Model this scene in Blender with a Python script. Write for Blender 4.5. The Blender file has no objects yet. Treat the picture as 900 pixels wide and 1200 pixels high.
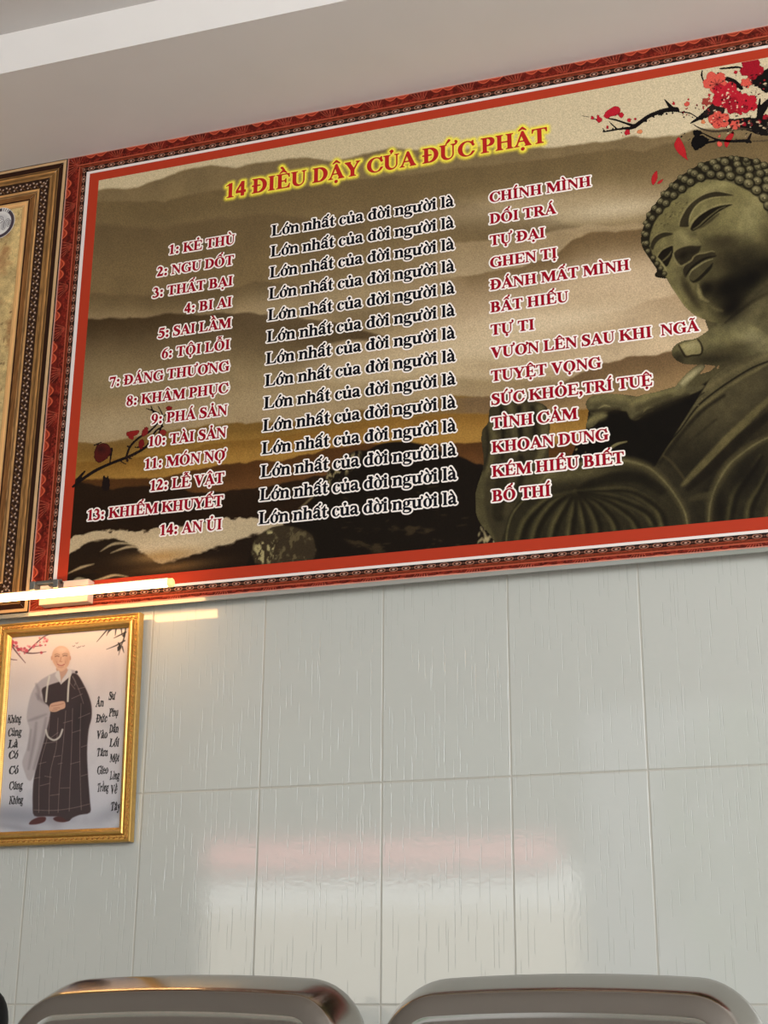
import bpy, math, random, unicodedata
import numpy as np
from mathutils import Matrix, Vector

random.seed(4)
rng = np.random.default_rng(11)

# ---------------------------------------------------------------- camera
CAM_Z = 0.92                       # camera height above the floor
CAM = np.array([0.0, -2.68294, CAM_Z])
FPX = 1757.0122
YAW, PITCH, ROLL = -0.32282, 0.33571, 0.0069
cy, sy = math.cos(YAW), math.sin(YAW)
cp, sp = math.cos(PITCH), math.sin(PITCH)
cr, sr = math.cos(ROLL), math.sin(ROLL)
FW = np.array([sy * cp, cy * cp, sp])
_r0 = np.array([cy, -sy, 0.0])
_u0 = np.cross(_r0, FW)
RT = cr * _r0 + sr * _u0
UP = -sr * _r0 + cr * _u0

scene = bpy.context.scene
COL = scene.collection
cam_data = bpy.data.cameras.new('camera')
cam_data.sensor_fit = 'VERTICAL'
cam_data.sensor_height = 36.0
cam_data.lens = 36.0 * FPX / 1200.0
cam_data.clip_start = 0.05
cam = bpy.data.objects.new('camera', cam_data)
COL.objects.link(cam)
M = Matrix(((RT[0], UP[0], -FW[0], CAM[0]), (RT[1], UP[1], -FW[1], CAM[1]),
            (RT[2], UP[2], -FW[2], CAM[2]), (0, 0, 0, 1)))
cam.matrix_world = M
scene.camera = cam

# ---------------------------------------------------------------- light, exposure
scene.view_settings.view_transform = 'Standard'
scene.view_settings.look = 'None'
scene.view_settings.gamma = 1.0
scene.view_settings.use_curve_mapping = False
scene.view_settings.exposure = -0.16

world = bpy.data.worlds.new('sky')
scene.world = world
world.use_nodes = True
wn = world.node_tree.nodes
bg = wn['Background']
bg.inputs['Color'].default_value = (0.93, 0.96, 1.0, 1)
bg.inputs['Strength'].default_value = 1.5

def area_light(name, loc, rot, sx, sy_, power, color):
    l = bpy.data.lights.new(name, 'AREA')
    l.shape = 'RECTANGLE'
    l.size, l.size_y = sx, sy_
    l.energy = power
    l.color = color
    o = bpy.data.objects.new(name, l)
    o.location = loc
    o.rotation_euler = rot
    COL.objects.link(o)
    return o

# soft daylight of the open shop front, put in as one unseen area light
area_light('daylight', (2.3, -4.4, 2.35), (math.radians(76), 0, math.radians(26)), 3.0, 1.7, 185, (0.93, 0.975, 1.0))

sun_d = bpy.data.lights.new('sun', 'SUN')
sun_d.energy = 26.0
sun_d.angle = math.radians(2)
sun_d.color = (1.0, 1.0, 1.0)
sun = bpy.data.objects.new('sun', sun_d)
sun.rotation_euler = (math.radians(-48), 0, math.radians(-12))
COL.objects.link(sun)

# ---------------------------------------------------------------- mapping helpers (wall metres <-> photo frame)
def ray(px, py):
    return FW + (px - 450.0) / FPX * RT - (py - 600.0) / FPX * UP

def onY(px, py, Y):
    d = ray(px, py)
    t = (Y - CAM[1]) / d[1]
    p = CAM + t * d
    return float(p[0]), float(p[2])

def proj(P):
    d = P - CAM
    z = d @ FW
    return 450 + FPX * (d @ RT) / z, 600 - FPX * (d @ UP) / z

# ---------------------------------------------------------------- objects helpers
def tag(o, label=None, cat=None, group=None, kind=None):
    if label: o['label'] = label
    if cat: o['category'] = cat
    if group: o['group'] = group
    if kind: o['kind'] = kind
    return o

def empty(name, loc, label=None, cat=None, group=None):
    o = bpy.data.objects.new(name, None)
    o.empty_display_size = 0.05
    o.location = loc
    COL.objects.link(o)
    return tag(o, label, cat, group)

def link_mesh(name, me, mat, parent=None, smooth=False):
    o = bpy.data.objects.new(name, me)
    if mat is not None: me.materials.append(mat)
    COL.objects.link(o)
    if smooth:
        me.polygons.foreach_set('use_smooth', [True] * len(me.polygons))
    if parent is not None:
        o.parent = parent
        o.matrix_parent_inverse = parent.matrix_basis.inverted()
    return o

class MB:
    def __init__(s): s.v, s.f = [], []
    def add(s, v, f):
        k = len(s.v)
        s.v += [tuple(map(float, p)) for p in v]
        s.f += [tuple(i + k for i in q) for q in f]
        return s
    def box(s, x0, x1, y0, y1, z0, z1, bev=0.0):
        if bev <= 0:
            v = [(x0,y0,z0),(x1,y0,z0),(x1,y1,z0),(x0,y1,z0),(x0,y0,z1),(x1,y0,z1),(x1,y1,z1),(x0,y1,z1)]
            f = [(0,3,2,1),(4,5,6,7),(0,1,5,4),(1,2,6,5),(2,3,7,6),(3,0,4,7)]
            return s.add(v, f)
        import bmesh
        bm = bmesh.new()
        bmesh.ops.create_cube(bm, size=1)
        for w in bm.verts:
            w.co = Vector(((x0+x1)/2 + w.co.x*(x1-x0), (y0+y1)/2 + w.co.y*(y1-y0), (z0+z1)/2 + w.co.z*(z1-z0)))
        bmesh.ops.bevel(bm, geom=bm.edges[:], offset=bev, segments=3, affect='EDGES', profile=0.5)
        bm.verts.index_update()
        s.add([w.co for w in bm.verts], [[w.index for w in q.verts] for q in bm.faces])
        bm.free()
        return s
    def tube(s, path, r, n=16, caps=True):
        P = [Vector(p) for p in path]
        R = r if isinstance(r, (list, tuple)) else [r] * len(P)
        rings = []
        t0 = (P[1] - P[0]).normalized()
        ref = Vector((0, 0, 1)) if abs(t0.z) < 0.9 else Vector((1, 0, 0))
        u = t0.cross(ref).normalized()
        for i, p in enumerate(P):
            a = P[max(i-1, 0)]; b = P[min(i+1, len(P)-1)]
            t = (b - a).normalized()
            u = (u - t * u.dot(t)).normalized()
            w = t.cross(u)
            rings.append([p + (u*math.cos(2*math.pi*k/n) + w*math.sin(2*math.pi*k/n)) * R[i] for k in range(n)])
        v = [q for rg in rings for q in rg]
        f = []
        for i in range(len(P)-1):
            for k in range(n):
                f.append((i*n+k, i*n+(k+1)%n, (i+1)*n+(k+1)%n, (i+1)*n+k))
        if caps:
            f.append(tuple(range(n-1, -1, -1)))
            f.append(tuple((len(P)-1)*n+k for k in range(n)))
        return s.add(v, f)
    def mesh(s, name):
        me = bpy.data.meshes.new(name)
        me.from_pydata(s.v, [], s.f)
        me.update()
        return me
    def build(s, name, mat, parent=None, smooth=False):
        return link_mesh(name, s.mesh(name), mat, parent, smooth)

def srgb(c):
    c = np.asarray(c, float) / 255.0
    return np.where(c <= 0.04045, c / 12.92, ((c + 0.055) / 1.055) ** 2.4)

def rgba(*c):
    return tuple(float(x) for x in srgb(c)) + (1.0,)

# ---------------------------------------------------------------- materials
def mat_plain(name, col, rough=0.5, metal=0.0, spec=0.5, noise=0.0, nscale=30.0, bump=0.0, coat=0.0):
    m = bpy.data.materials.new(name)
    m.use_nodes = True
    nt = m.node_tree
    b = nt.nodes['Principled BSDF']
    b.inputs['Base Color'].default_value = col
    b.inputs['Roughness'].default_value = rough
    b.inputs['Metallic'].default_value = metal
    b.inputs['Specular IOR Level'].default_value = spec
    b.inputs['Coat Weight'].default_value = coat
    if noise or bump:
        tc = nt.nodes.new('ShaderNodeTexCoord')
        nz = nt.nodes.new('ShaderNodeTexNoise')
        nz.inputs['Scale'].default_value = nscale
        nz.inputs['Detail'].default_value = 5
        nt.links.new(tc.outputs['Object'], nz.inputs['Vector'])
        if noise:
            mx = nt.nodes.new('ShaderNodeMix')
            mx.data_type = 'RGBA'
            mx.inputs[6].default_value = tuple(c * (1 - noise) for c in col[:3]) + (1,)
            mx.inputs[7].default_value = tuple(min(1, c * (1 + noise)) for c in col[:3]) + (1,)
            nt.links.new(nz.outputs['Fac'], mx.inputs[0])
            nt.links.new(mx.outputs[2], b.inputs['Base Color'])
        if bump:
            bp = nt.nodes.new('ShaderNodeBump')
            bp.inputs['Strength'].default_value = bump
            bp.inputs['Distance'].default_value = 0.002
            nt.links.new(nz.outputs['Fac'], bp.inputs['Height'])
            nt.links.new(bp.outputs['Normal'], b.inputs['Normal'])
    return m

def mat_print(name, rough=0.45, spec=0.3, grain=0.12, gscale=900.0):
    m = bpy.data.materials.new(name)
    m.use_nodes = True
    nt = m.node_tree
    b = nt.nodes['Principled BSDF']
    b.inputs['Roughness'].default_value = rough
    b.inputs['Specular IOR Level'].default_value = spec
    at = nt.nodes.new('ShaderNodeAttribute'); at.attribute_name = 'ink'
    tc = nt.nodes.new('ShaderNodeTexCoord')
    nz = nt.nodes.new('ShaderNodeTexNoise')
    nz.inputs['Scale'].default_value = gscale
    nz.inputs['Detail'].default_value = 2
    nt.links.new(tc.outputs['Object'], nz.inputs['Vector'])
    mr = nt.nodes.new('ShaderNodeMapRange')
    mr.inputs[1].default_value = 0.3; mr.inputs[2].default_value = 0.7
    mr.inputs[3].default_value = 1 - grain; mr.inputs[4].default_value = 1 + grain
    nt.links.new(nz.outputs['Fac'], mr.inputs[0])
    mx = nt.nodes.new('ShaderNodeVectorMath'); mx.operation = 'SCALE'
    nt.links.new(at.outputs['Color'], mx.inputs[0])
    nt.links.new(mr.outputs[0], mx.inputs['Scale'])
    nt.links.new(mx.outputs[0], b.inputs['Base Color'])
    return m

# ---------------------------------------------------------------- 2-D shapes as signed distance fields
def sd_poly(X, Y, pts):
    pts = np.asarray(pts, float)
    d2 = np.full(X.shape, 1e18)
    ins = np.zeros(X.shape, bool)
    n = len(pts)
    for i in range(n):
        ax, ay = pts[i]; bx, by = pts[(i+1) % n]
        ex, ey = bx-ax, by-ay
        L = ex*ex + ey*ey
        if L < 1e-18: continue
        wx, wy = X-ax, Y-ay
        t = np.clip((wx*ex + wy*ey) / L, 0, 1)
        d2 = np.minimum(d2, (wx - ex*t)**2 + (wy - ey*t)**2)
        if ay != by:
            c = ((ay <= Y) & (Y < by)) | ((by <= Y) & (Y < ay))
            ins ^= c & (X < ax + (Y-ay) * ex / ey)
    d = np.sqrt(d2)
    return np.where(ins, -d, d)

def spline(pts, closed=True, n=5):
    P = np.asarray(pts, float)
    out = []
    N = len(P)
    rngi = range(N) if closed else range(N-1)
    for i in rngi:
        if closed:
            a, b, c, d = P[(i-1) % N], P[i], P[(i+1) % N], P[(i+2) % N]
        else:
            a, b, c, d = P[max(i-1, 0)], P[i], P[i+1], P[min(i+2, N-1)]
        for k in range(n):
            t = k / n
            out.append(0.5*((2*b) + (c-a)*t + (2*a-5*b+4*c-d)*t*t + (3*b-a-3*c+d)*t**3))
    if not closed: out.append(P[-1])
    return np.array(out)

def sd_stroke(X, Y, pts, w):
    """distance to a polyline minus its (varying) half width"""
    P = np.asarray(pts, float)
    W = np.interp(np.linspace(0, 1, len(P)), np.linspace(0, 1, len(w)), w) if np.ndim(w) else np.full(len(P), float(w))
    best = np.full(X.shape, 1e9)
    for i in range(len(P)-1):
        ax, ay = P[i]; ex, ey = P[i+1]-P[i]
        L = ex*ex+ey*ey + 1e-18
        t = np.clip(((X-ax)*ex + (Y-ay)*ey)/L, 0, 1)
        d = np.sqrt((X-ax-ex*t)**2 + (Y-ay-ey*t)**2) - (W[i] + (W[i+1]-W[i])*t)
        best = np.minimum(best, d)
    return best

# ---------------------------------------------------------------- serif lettering (own glyph outlines, 1000 units to the em)
def R_(x0, y0, x1, y1): return [(x0,y0),(x1,y0),(x1,y1),(x0,y1)]
def ell(cx, cy_, rx, ry, n=28): return [(cx+rx*math.cos(2*math.pi*k/n), cy_+ry*math.sin(2*math.pi*k/n)) for k in range(n)]
def serif(xl, xr, y, d, sl, sr, h=26):
    return [(xl-sl,y),(xr+sr,y),(xr+sr,y+d*h*.6),(xr+12,y+d*h*1.5),(xr,y+d*h*3),(xl,y+d*h*3),(xl-12,y+d*h*1.5),(xl-sl,y+d*h*.6)]
def stem(xc, w=150, y0=0, y1=676, tl=75, tr=75, bl=75, br=75):
    a = [('+', R_(xc-w/2, y0, xc+w/2, y1))]
    if tl or tr: a.append(('+', serif(xc-w/2, xc+w/2, y1, -1, tl, tr)))
    if bl or br: a.append(('+', serif(xc-w/2, xc+w/2, y0, 1, bl, br)))
    return a
def bowl(x0, y0, y1, xr, thick, thin):
    def D(x0, y0, y1, xr):
        ry = (y1-y0)/2; rx = min(ry*1.05, (xr-x0)*.75); xm = xr-rx; ym = (y0+y1)/2
        return [(x0,y0)] + [(xm+rx*math.cos(a), ym+ry*math.sin(a)) for a in np.linspace(-math.pi/2, math.pi/2, 18)] + [(x0,y1)]
    return [('+', D(x0,y0,y1,xr)), ('-', D(x0-5,y0+thin,y1-thin,xr-thick))]
def st(pts, w, n=5, closed=False): return ('s', spline(pts, closed, n), w)

def G_(ch):
    s = lambda *a: list(a)
    if ch == 'A':
        return 722, [('+',[(330,690),(395,690),(672,20),(500,20),(300,560)]),('+',[(330,690),(362,620),(128,20),(84,20)]),('+',R_(200,215,500,252)),('+',serif(84,128,0,1,70,90)),('+',serif(505,668,0,1,60,48))]
    if ch == 'B': return 667, bowl(170,330,676,560,150,30)+bowl(170,0,350,622,165,30)+stem(180,150,tl=85,tr=0,bl=85,br=0)
    if ch in 'CG':
        g = [('+',ell(395,331,362,350)),('-',ell(425,331,225,318)),('-',R_(560,190,900,470)),('+',[(648,690),(674,690),(680,440),(650,440),(560,600)])]
        if ch == 'C': return 722, g+[('+',[(680,165),(700,145),(620,50),(560,10),(540,45),(610,90)])]
        return 778, g+stem(640,150,20,312,75,62,0,0)
    if ch == 'D': return 722, bowl(170,0,676,690,170,32)+stem(180,150,tl=85,tr=0,bl=85,br=0)
    if ch == 'Đ': return 722, G_('D')[1]+[('+',R_(14,322,400,368))]
    if ch == 'E': return 667, stem(180,150,tl=85,tr=0,bl=85,br=0)+[('+',R_(250,644,610,676)),('+',[(575,676),(612,676),(625,500),(600,500),(560,600),(500,644)]),('+',R_(250,328,420,362)),('+',[(400,345),(448,450),(470,450),(470,235),(448,235)]),('+',R_(250,0,615,32)),('+',[(480,32),(560,70),(612,190),(640,190),(618,0),(560,0)])]
    if ch == 'H': return 778, stem(178,150)+stem(600,150)+[('+',R_(240,320,540,358))]
    if ch == 'I': return 389, stem(194,150)
    if ch == 'K': return 778, stem(180,150)+[('+',[(250,280),(250,330),(560,660),(610,660)]),('+',[(290,380),(400,480),(735,20),(540,20)]),('+',serif(560,610,676,-1,80,110)),('+',serif(545,735,0,1,50,40))]
    if ch == 'L': return 667, stem(180,150,bl=85,br=0,tl=85,tr=85)+[('+',R_(250,0,610,32)),('+',[(440,32),(550,75),(608,215),(638,215),(616,0),(560,0)])]
    if ch == 'M': return 944, [('+',R_(108,10,150,655)),('+',[(60,676),(290,676),(520,140),(450,0)]),('+',[(450,0),(488,0),(765,676),(715,676),(440,80)]),('+',serif(108,150,0,1,75,75)),('+',[(20,676),(180,676),(150,630),(20,655)])]+stem(790,155,tl=0,tr=75)
    if ch == 'N': return 722, [('+',R_(106,10,150,655)),('+',[(16,676),(225,676),(632,120),(632,-16),(592,-16),(120,600)]),('+',R_(590,0,632,676)),('+',serif(106,150,0,1,85,85)),('+',serif(590,632,676,-1,85,75))]
    if ch == 'O': return 778, [('+',ell(389,331,354,350)),('-',ell(389,331,185,318))]
    if ch == 'P': return 611, bowl(170,290,676,585,165,32)+stem(180,150,tl=85,tr=0,bl=85,br=90)
    if ch == 'R': return 722, bowl(170,315,676,600,160,32)+[('+',[(300,335),(450,345),(712,12),(530,12)]),('+',serif(530,700,0,1,10,25))]+stem(180,150,tl=85,tr=0,bl=85,br=85)
    if ch == 'S': return 556, [st([(455,560),(400,640),(280,668),(160,620),(130,520),(210,420),(350,340),(450,260),(450,120),(360,30),(240,5),(130,40),(75,130)],[14,22,32,55,70,80,85,80,66,45,28,22,14]),('+',[(462,690),(490,690),(495,470),(468,470),(410,600)]),('+',[(40,-15),(68,-15),(120,60),(70,230),(42,230)])]
    if ch == 'T': return 667, stem(333,155,bl=85,br=85,tl=0,tr=0)+[('+',R_(45,640,622,676)),('+',[(32,676),(100,676),(140,640),(85,600),(55,500),(28,500)]),('+',[(635,676),(567,676),(527,640),(582,600),(612,500),(639,500)])]
    if ch == 'U':
        a = [(100,660)]+[(100,230)]+[(362-262*math.cos(t), 235-252*math.sin(t)) for t in np.linspace(0.1, math.pi-.1, 16)]+[(624,230),(624,660)]
        b = [(252,700),(252,230)]+[(418-166*math.cos(t), 232-196*math.sin(t)) for t in np.linspace(0.1, math.pi-.1, 14)]+[(584,230),(584,700)]
        return 722, [('+',a),('-',b),('+',serif(100,252,676,-1,80,75)),('+',serif(584,624,676,-1,80,80))]
    if ch == 'V': return 722, [('+',[(70,660),(250,660),(440,180),(385,-18),(340,-18)]),('+',[(385,-18),(352,60),(585,660),(630,660)]),('+',serif(75,245,676,-1,55,60)),('+',serif(585,630,676,-1,85,70))]
    if ch == 'Y': return 722, [('+',[(60,660),(235,660),(420,350),(420,290),(280,290)]),('+',[(390,300),(585,660),(632,660),(440,290)]),('+',serif(65,230,676,-1,52,60)),('+',serif(585,632,676,-1,85,70))]+stem(360,150,0,330,0,0,80,80)
    if ch == '0': return 500, [('+',ell(250,338,228,350)),('-',ell(250,338,95,322))]
    if ch == '1': return 500, stem(265,145,0,670,0,0,90,85)+[('+',[(60,560),(70,585),(310,690),(336,690),(336,560),(190,590)])]
    if ch == '2': return 500, [st([(55,520),(110,630),(225,640),(325,560),(330,440),(230,280),(60,60)],[14,40,60,72,72,55,25]),('+',[(20,0),(440,0),(482,190),(455,190),(390,130),(140,130),(40,40)])]
    if ch == '3': return 500, [st([(50,560),(130,655),(240,640),(320,560),(310,450),(200,375)],[12,32,55,68,62,18]),st([(190,365),(310,330),(390,230),(370,90),(240,10),(110,10),(50,50)],[16,50,72,68,42,38,48])]
    if ch == '4': return 500, [('+',R_(265,0,400,680)),('+',R_(30,150,475,255)),('+',[(28,250),(290,688),(330,688),(330,620),(110,255)]),('-',[(265,520),(265,256),(106,256)])]
    if ch == '5': return 500, [('+',[(120,676),(440,676),(470,690),(420,560),(140,560)]),('+',[(120,676),(150,676),(110,430),(60,360)]),st([(75,390),(220,420),(360,330),(395,200),(330,70),(200,5),(100,10),(50,50)],[20,62,78,74,60,40,34,46])]
    if ch == '6': return 500, [('+',ell(265,215,220,230)),('-',ell(262,205,88,200)),st([(445,675),(270,600),(140,420),(110,250)],[12,35,62,74])]
    if ch == '7': return 500, [('+',[(45,676),(480,676),(480,640),(270,-10),(190,-10),(370,560),(120,560),(70,480),(40,490)])]
    if ch == '8': return 500, [('+',ell(250,508,195,180)),('-',ell(260,520,82,145)),('+',ell(250,180,222,196)),('-',ell(245,170,100,150)),('+',[(120,440),(240,480),(400,270),(300,240)])]
    if ch == '9': return 500, [('+',ell(235,460,220,230)),('-',ell(238,470,88,200)),st([(55,0),(230,75),(360,255),(390,425)],[12,35,62,74])]
    if ch == ':': return 333, [('+',ell(167,75,85,85)),('+',ell(167,390,85,85))]
    if ch == ',': return 250, [('+',ell(125,75,85,85)),st([(165,70),(165,-40),(60,-170)],[45,40,10])]
    if ch == 'a': return 500, [('+',R_(285,60,410,350)),st([(75,345),(120,430),(220,455),(320,430),(345,340)],[30,52,28,42,62]),st([(300,270),(150,215),(95,130),(150,60),(250,65),(310,120)],[16,40,66,58,30,18]),st([(350,90),(390,35),(440,35),(480,65)],[62,42,26,10])]
    if ch in 'cờ':
        pass
    if ch == 'c': return 444, [('+',ell(240,230,215,245)),('-',ell(268,240,112,222)),('-',R_(330,120,600,330)),('+',ell(345,370,62,62))]
    if ch == 'đ': return 556, G_('d')[1]+[('+',R_(270,560,530,598))]
    if ch == 'd': return 556, [('+',ell(240,230,215,243)),('-',ell(262,230,95,200))]+[('+',R_(345,20,475,676)),('+',[(270,676),(475,676),(475,640),(345,600),(270,650)]),('+',[(345,0),(540,0),(540,30),(475,70),(345,70)])]
    if ch == 'e': return 444, [('+',ell(232,230,210,245)),('-',ell(256,240,105,222)),('+',R_(100,255,420,292)),('-',R_(300,110,600,255))]
    if ch == 'g': return 500, [('+',ell(215,315,185,160)),('-',ell(215,315,70,130)),st([(330,440),(400,455),(480,440)],[30,30,24]),st([(140,190),(70,110),(120,40),(300,20),(420,-40),(430,-120),(340,-185),(200,-195),(80,-160),(50,-90),(130,0)],[26,34,48,62,60,40,22,18,22,26,20])]
    if ch == 'h': return 556, stem(128,130,0,676,70,0,55,45)+[st([(190,370),(280,430),(360,430),(425,360),(428,240),(428,80)],[18,34,52,64,65,65]),('+',serif(363,493,0,1,50,55))]
    if ch == 'n': return 556, stem(128,130,0,461,75,0,55,45)+[st([(190,370),(280,430),(360,430),(425,360),(428,240),(428,80)],[18,34,52,64,65,65]),('+',serif(363,493,0,1,50,55))]
    if ch == 'm': return 833, G_('n')[1]+[st([(490,370),(570,430),(640,430),(705,360),(708,240),(708,80)],[18,34,52,64,65,65]),('+',serif(643,773,0,1,50,55))]
    if ch == 'r': return 444, stem(128,130,0,461,75,0,55,70)+[st([(190,340),(260,420),(340,430)],[20,40,62])]
    if ch == 'i': return 278, stem(140,130,0,461,75,0,55,55)+[('+',ell(138,600,82,82))]
    if ch == 'l': return 278, stem(140,130,0,676,75,0,55,55)
    if ch == 'o': return 500, [('+',ell(250,230,225,245)),('-',ell(250,230,95,222))]
    if ch == 'p': return 556, stem(128,130,-205,461,75,0,55,55)+[('+',ell(310,230,215,243)),('-',ell(285,230,95,200))]+stem(128,130,-205,461,0,0,0,0)
    if ch == 't': return 333, [('+',R_(80,70,205,470)),('+',R_(15,418,310,461)),('+',[(15,425),(190,640),(205,640),(205,430)]),st([(143,110),(170,40),(240,30),(315,80)],[62,48,28,10])]
    if ch == 'u': return 556, [('+',R_(62,120,192,461)),('+',[(0,461),(192,461),(192,380),(62,400),(0,435)]),st([(127,200),(140,80),(220,35),(300,50),(370,110)],[64,60,46,28,16]),('+',R_(362,20,492,461)),('+',[(300,461),(492,461),(492,400),(362,400),(300,435)]),('+',[(362,0),(550,0),(550,28),(492,60),(362,60)])]
    if ch == 'y': return 500, [('+',[(30,440),(180,440),(320,120),(260,0)]),('+',[(270,40),(400,440),(445,440),(290,0)]),st([(285,30),(220,-120),(100,-170)],[30,34,50]),('+',R_(10,435,220,461)),('+',R_(330,435,480,461))]
    return 250, []

_gl = {}
def glyph(ch):
    """advance and op list of one (possibly accented) letter"""
    if ch in _gl: return _gl[ch]
    parts = unicodedata.normalize('NFD', ch)
    base, marks = parts[0], parts[1:]
    adv, ops = G_(base)
    ops = list(ops)
    up = base.isupper()
    top = 676 if up else (676 if base in 'đh' else 473)
    cx = {'A':360,'E':330,'I':194,'O':389,'U':362,'Y':360,'a':245,'o':250,'u':275,'e':232,'i':140}.get(base, adv/2)
    if base == 'i' and marks: ops = [o for o in ops if not (o[0] == '+' and len(o[1]) == 28)]
    y = top + 45
    circ = '\u0302' in marks
    for mk in marks:
        if mk == '\u0302':
            ops += [st([(cx-150,y+10),(cx,y+120),(cx+150,y+10)], [16,44,16], 1)]
        elif mk == '\u031b':
            ex = {'O':690,'U':650,'o':430,'u':480}[base]; ey = {'O':560,'U':640,'o':380,'u':430}[base]
            ops += [st([(ex-40,ey-20),(ex+60,ey+30),(ex+90,ey+110),(ex+60,ey+150)], [22,30,44,40])]
            if base in 'uU': adv += 60
            if base == 'o': adv += 20
    for mk in marks:
        yy = y + (95 if circ else 0)
        xx = cx + (95 if circ else 0)
        if mk == '\u0301': ops += [st([(xx-60,yy+5),(xx+70,yy+150)], [18,50], 1)]
        elif mk == '\u0300':
            if circ: xx = cx - 10; yy += 40
            ops += [st([(xx+60,yy+5),(xx-70,yy+150)], [18,50], 1)]
        elif mk == '\u0303':
            if circ: xx = cx; yy += 45
            ops += [st([(xx-140,yy+30),(xx-70,yy+95),(xx+40,yy+50),(xx+140,yy+110)], [16,34,34,16])]
        elif mk == '\u0309': ops += [st([(xx-50,yy+125),(xx+20,yy+165),(xx+60,yy+105),(xx,yy+60),(xx-5,yy+10)], [22,26,32,24,20])]
        elif mk == '\u0323': ops += [('+', ell(cx, -125, 68, 68))]
    _gl[ch] = (adv, ops)
    return _gl[ch]

def text_width(s): return sum(glyph(c)[0] for c in s)

def sd_text(X, Y, s, x0, y0, em, xs=1.0, slant=0.0):
    """signed distance of a line of text whose baseline starts at x0, y0 (same units as X, Y)"""
    D = np.full(X.shape, 1e3)
    k = em / 1000.0
    pen = x0
    for ch in s:
        adv, ops = glyph(ch)
        if ops:
            sel_c = np.where((X[0] > pen - .35*em) & (X[0] < pen + (adv*k)*xs + .4*em))[0]
            if len(sel_c):
                a, b = sel_c[0], sel_c[-1]+1
                gx = (X[:, a:b] - pen) / (k*xs); gy = (Y[:, a:b] - y0) / k
                gx = gx - slant * gy
                d = np.full(gx.shape, 1e6)
                for o in ops:
                    if o[0] == 's':
                        d = np.minimum(d, sd_stroke(gx, gy, o[1], o[2]))
                    else:
                        q = sd_poly(gx, gy, o[1])
                        d = np.minimum(d, q) if o[0] == '+' else np.maximum(d, -q)
                D[:, a:b] = np.minimum(D[:, a:b], d * k)
        pen += adv * k * xs
    return D

def sdf_mesh(name, D, xs, zs, level, Y, mat, parent):
    """flat mesh of the region where D < level (marching squares, whole runs merged)"""
    D = D - level
    ins = D < 0
    verts, faces = [], []
    nz, nx = D.shape
    cnt = ins[:-1,:-1].astype(int) + ins[1:,:-1] + ins[:-1,1:] + ins[1:,1:]
    for j in range(nz-1):
        row = cnt[j]
        if not row.any(): continue
        full = np.concatenate(([0], (row == 4).astype(int), [0]))
        df = np.diff(full)
        for a, b in zip(np.where(df == 1)[0], np.where(df == -1)[0]):
            k = len(verts)
            verts += [(xs[a],Y,zs[j]),(xs[b],Y,zs[j]),(xs[b],Y,zs[j+1]),(xs[a],Y,zs[j+1])]
            faces.append((k,k+1,k+2,k+3))
        for i in np.where((row > 0) & (row < 4))[0]:
            c = ((i,j),(i+1,j),(i+1,j+1),(i,j+1))
            poly = []
            for q in range(4):
                (i0,j0),(i1,j1) = c[q], c[(q+1) % 4]
                d0, d1 = D[j0,i0], D[j1,i1]
                if d0 < 0: poly.append((xs[i0],Y,zs[j0]))
                if (d0 < 0) != (d1 < 0):
                    t = d0/(d0-d1)
                    poly.append((xs[i0]+(xs[i1]-xs[i0])*t, Y, zs[j0]+(zs[j1]-zs[j0])*t))
            if len(poly) >= 3:
                k = len(verts)
                verts += poly
                faces.append(tuple(range(k, k+len(poly))))
    me = bpy.data.meshes.new(name)
    me.from_pydata([tuple(map(float, v)) for v in verts], [], faces)
    me.update()
    return link_mesh(name, me, mat, parent)

def ink_grid(name, U, V, origin, ax_u, ax_v, rgb, mask, mat, parent, thick=False):
    """dense printed sheet: one colour per vertex. U, V 1-D metre coordinates along ax_u, ax_v."""
    nu, nv = len(U), len(V)
    if mask is None: mask = np.ones((nv, nu), bool)
    cell = mask[:-1,:-1] & mask[1:,:-1] & mask[:-1,1:] & mask[1:,1:]
    jj, ii = np.nonzero(cell)
    a = jj*nu+ii
    quads = np.stack([a, a+1, a+1+nu, a+nu], 1)
    used, inv = np.unique(quads, return_inverse=True)
    uu, vv = np.meshgrid(U, V)
    P = (np.asarray(origin) + uu.reshape(-1,1)*np.asarray(ax_u) + vv.reshape(-1,1)*np.asarray(ax_v))[used]
    quads = inv.reshape(-1, 4)
    me = bpy.data.meshes.new(name)
    me.vertices.add(len(P)); me.vertices.foreach_set('co', P.astype(np.float32).ravel())
    me.loops.add(quads.size); me.loops.foreach_set('vertex_index', quads.astype(np.int32).ravel())
    me.polygons.add(len(quads))
    me.polygons.foreach_set('loop_start', np.arange(0, quads.size, 4, dtype=np.int32))
    me.update(calc_edges=True)
    at = me.color_attributes.new('ink', 'FLOAT_COLOR', 'POINT')
    lin = srgb(np.clip(rgb.reshape(-1,3)[used], 0, 255))
    at.data.foreach_set('color', np.concatenate([lin, np.ones((len(lin),1))], 1).astype(np.float32).ravel())
    return link_mesh(name, me, mat, parent)

def vnoise(X, Y, s, seed=0, octv=3):
    """smooth value noise in 0..1"""
    out = np.zeros(X.shape); amp = 1; tot = 0
    for o in range(octv):
        r = np.random.default_rng(seed*17+o).random((64, 64))
        x = X/s*2**o + seed*3.7; y = Y/s*2**o + seed*1.3
        xi, yi = np.floor(x).astype(int), np.floor(y).astype(int)
        fx, fy = x-xi, y-yi
        fx = fx*fx*(3-2*fx); fy = fy*fy*(3-2*fy)
        g = lambda a, b: r[a % 64, b % 64]
        out += amp*((g(xi,yi)*(1-fx)+g(xi+1,yi)*fx)*(1-fy)+(g(xi,yi+1)*(1-fx)+g(xi+1,yi+1)*fx)*fy)
        tot += amp; amp *= .5
    return out/tot

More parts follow.
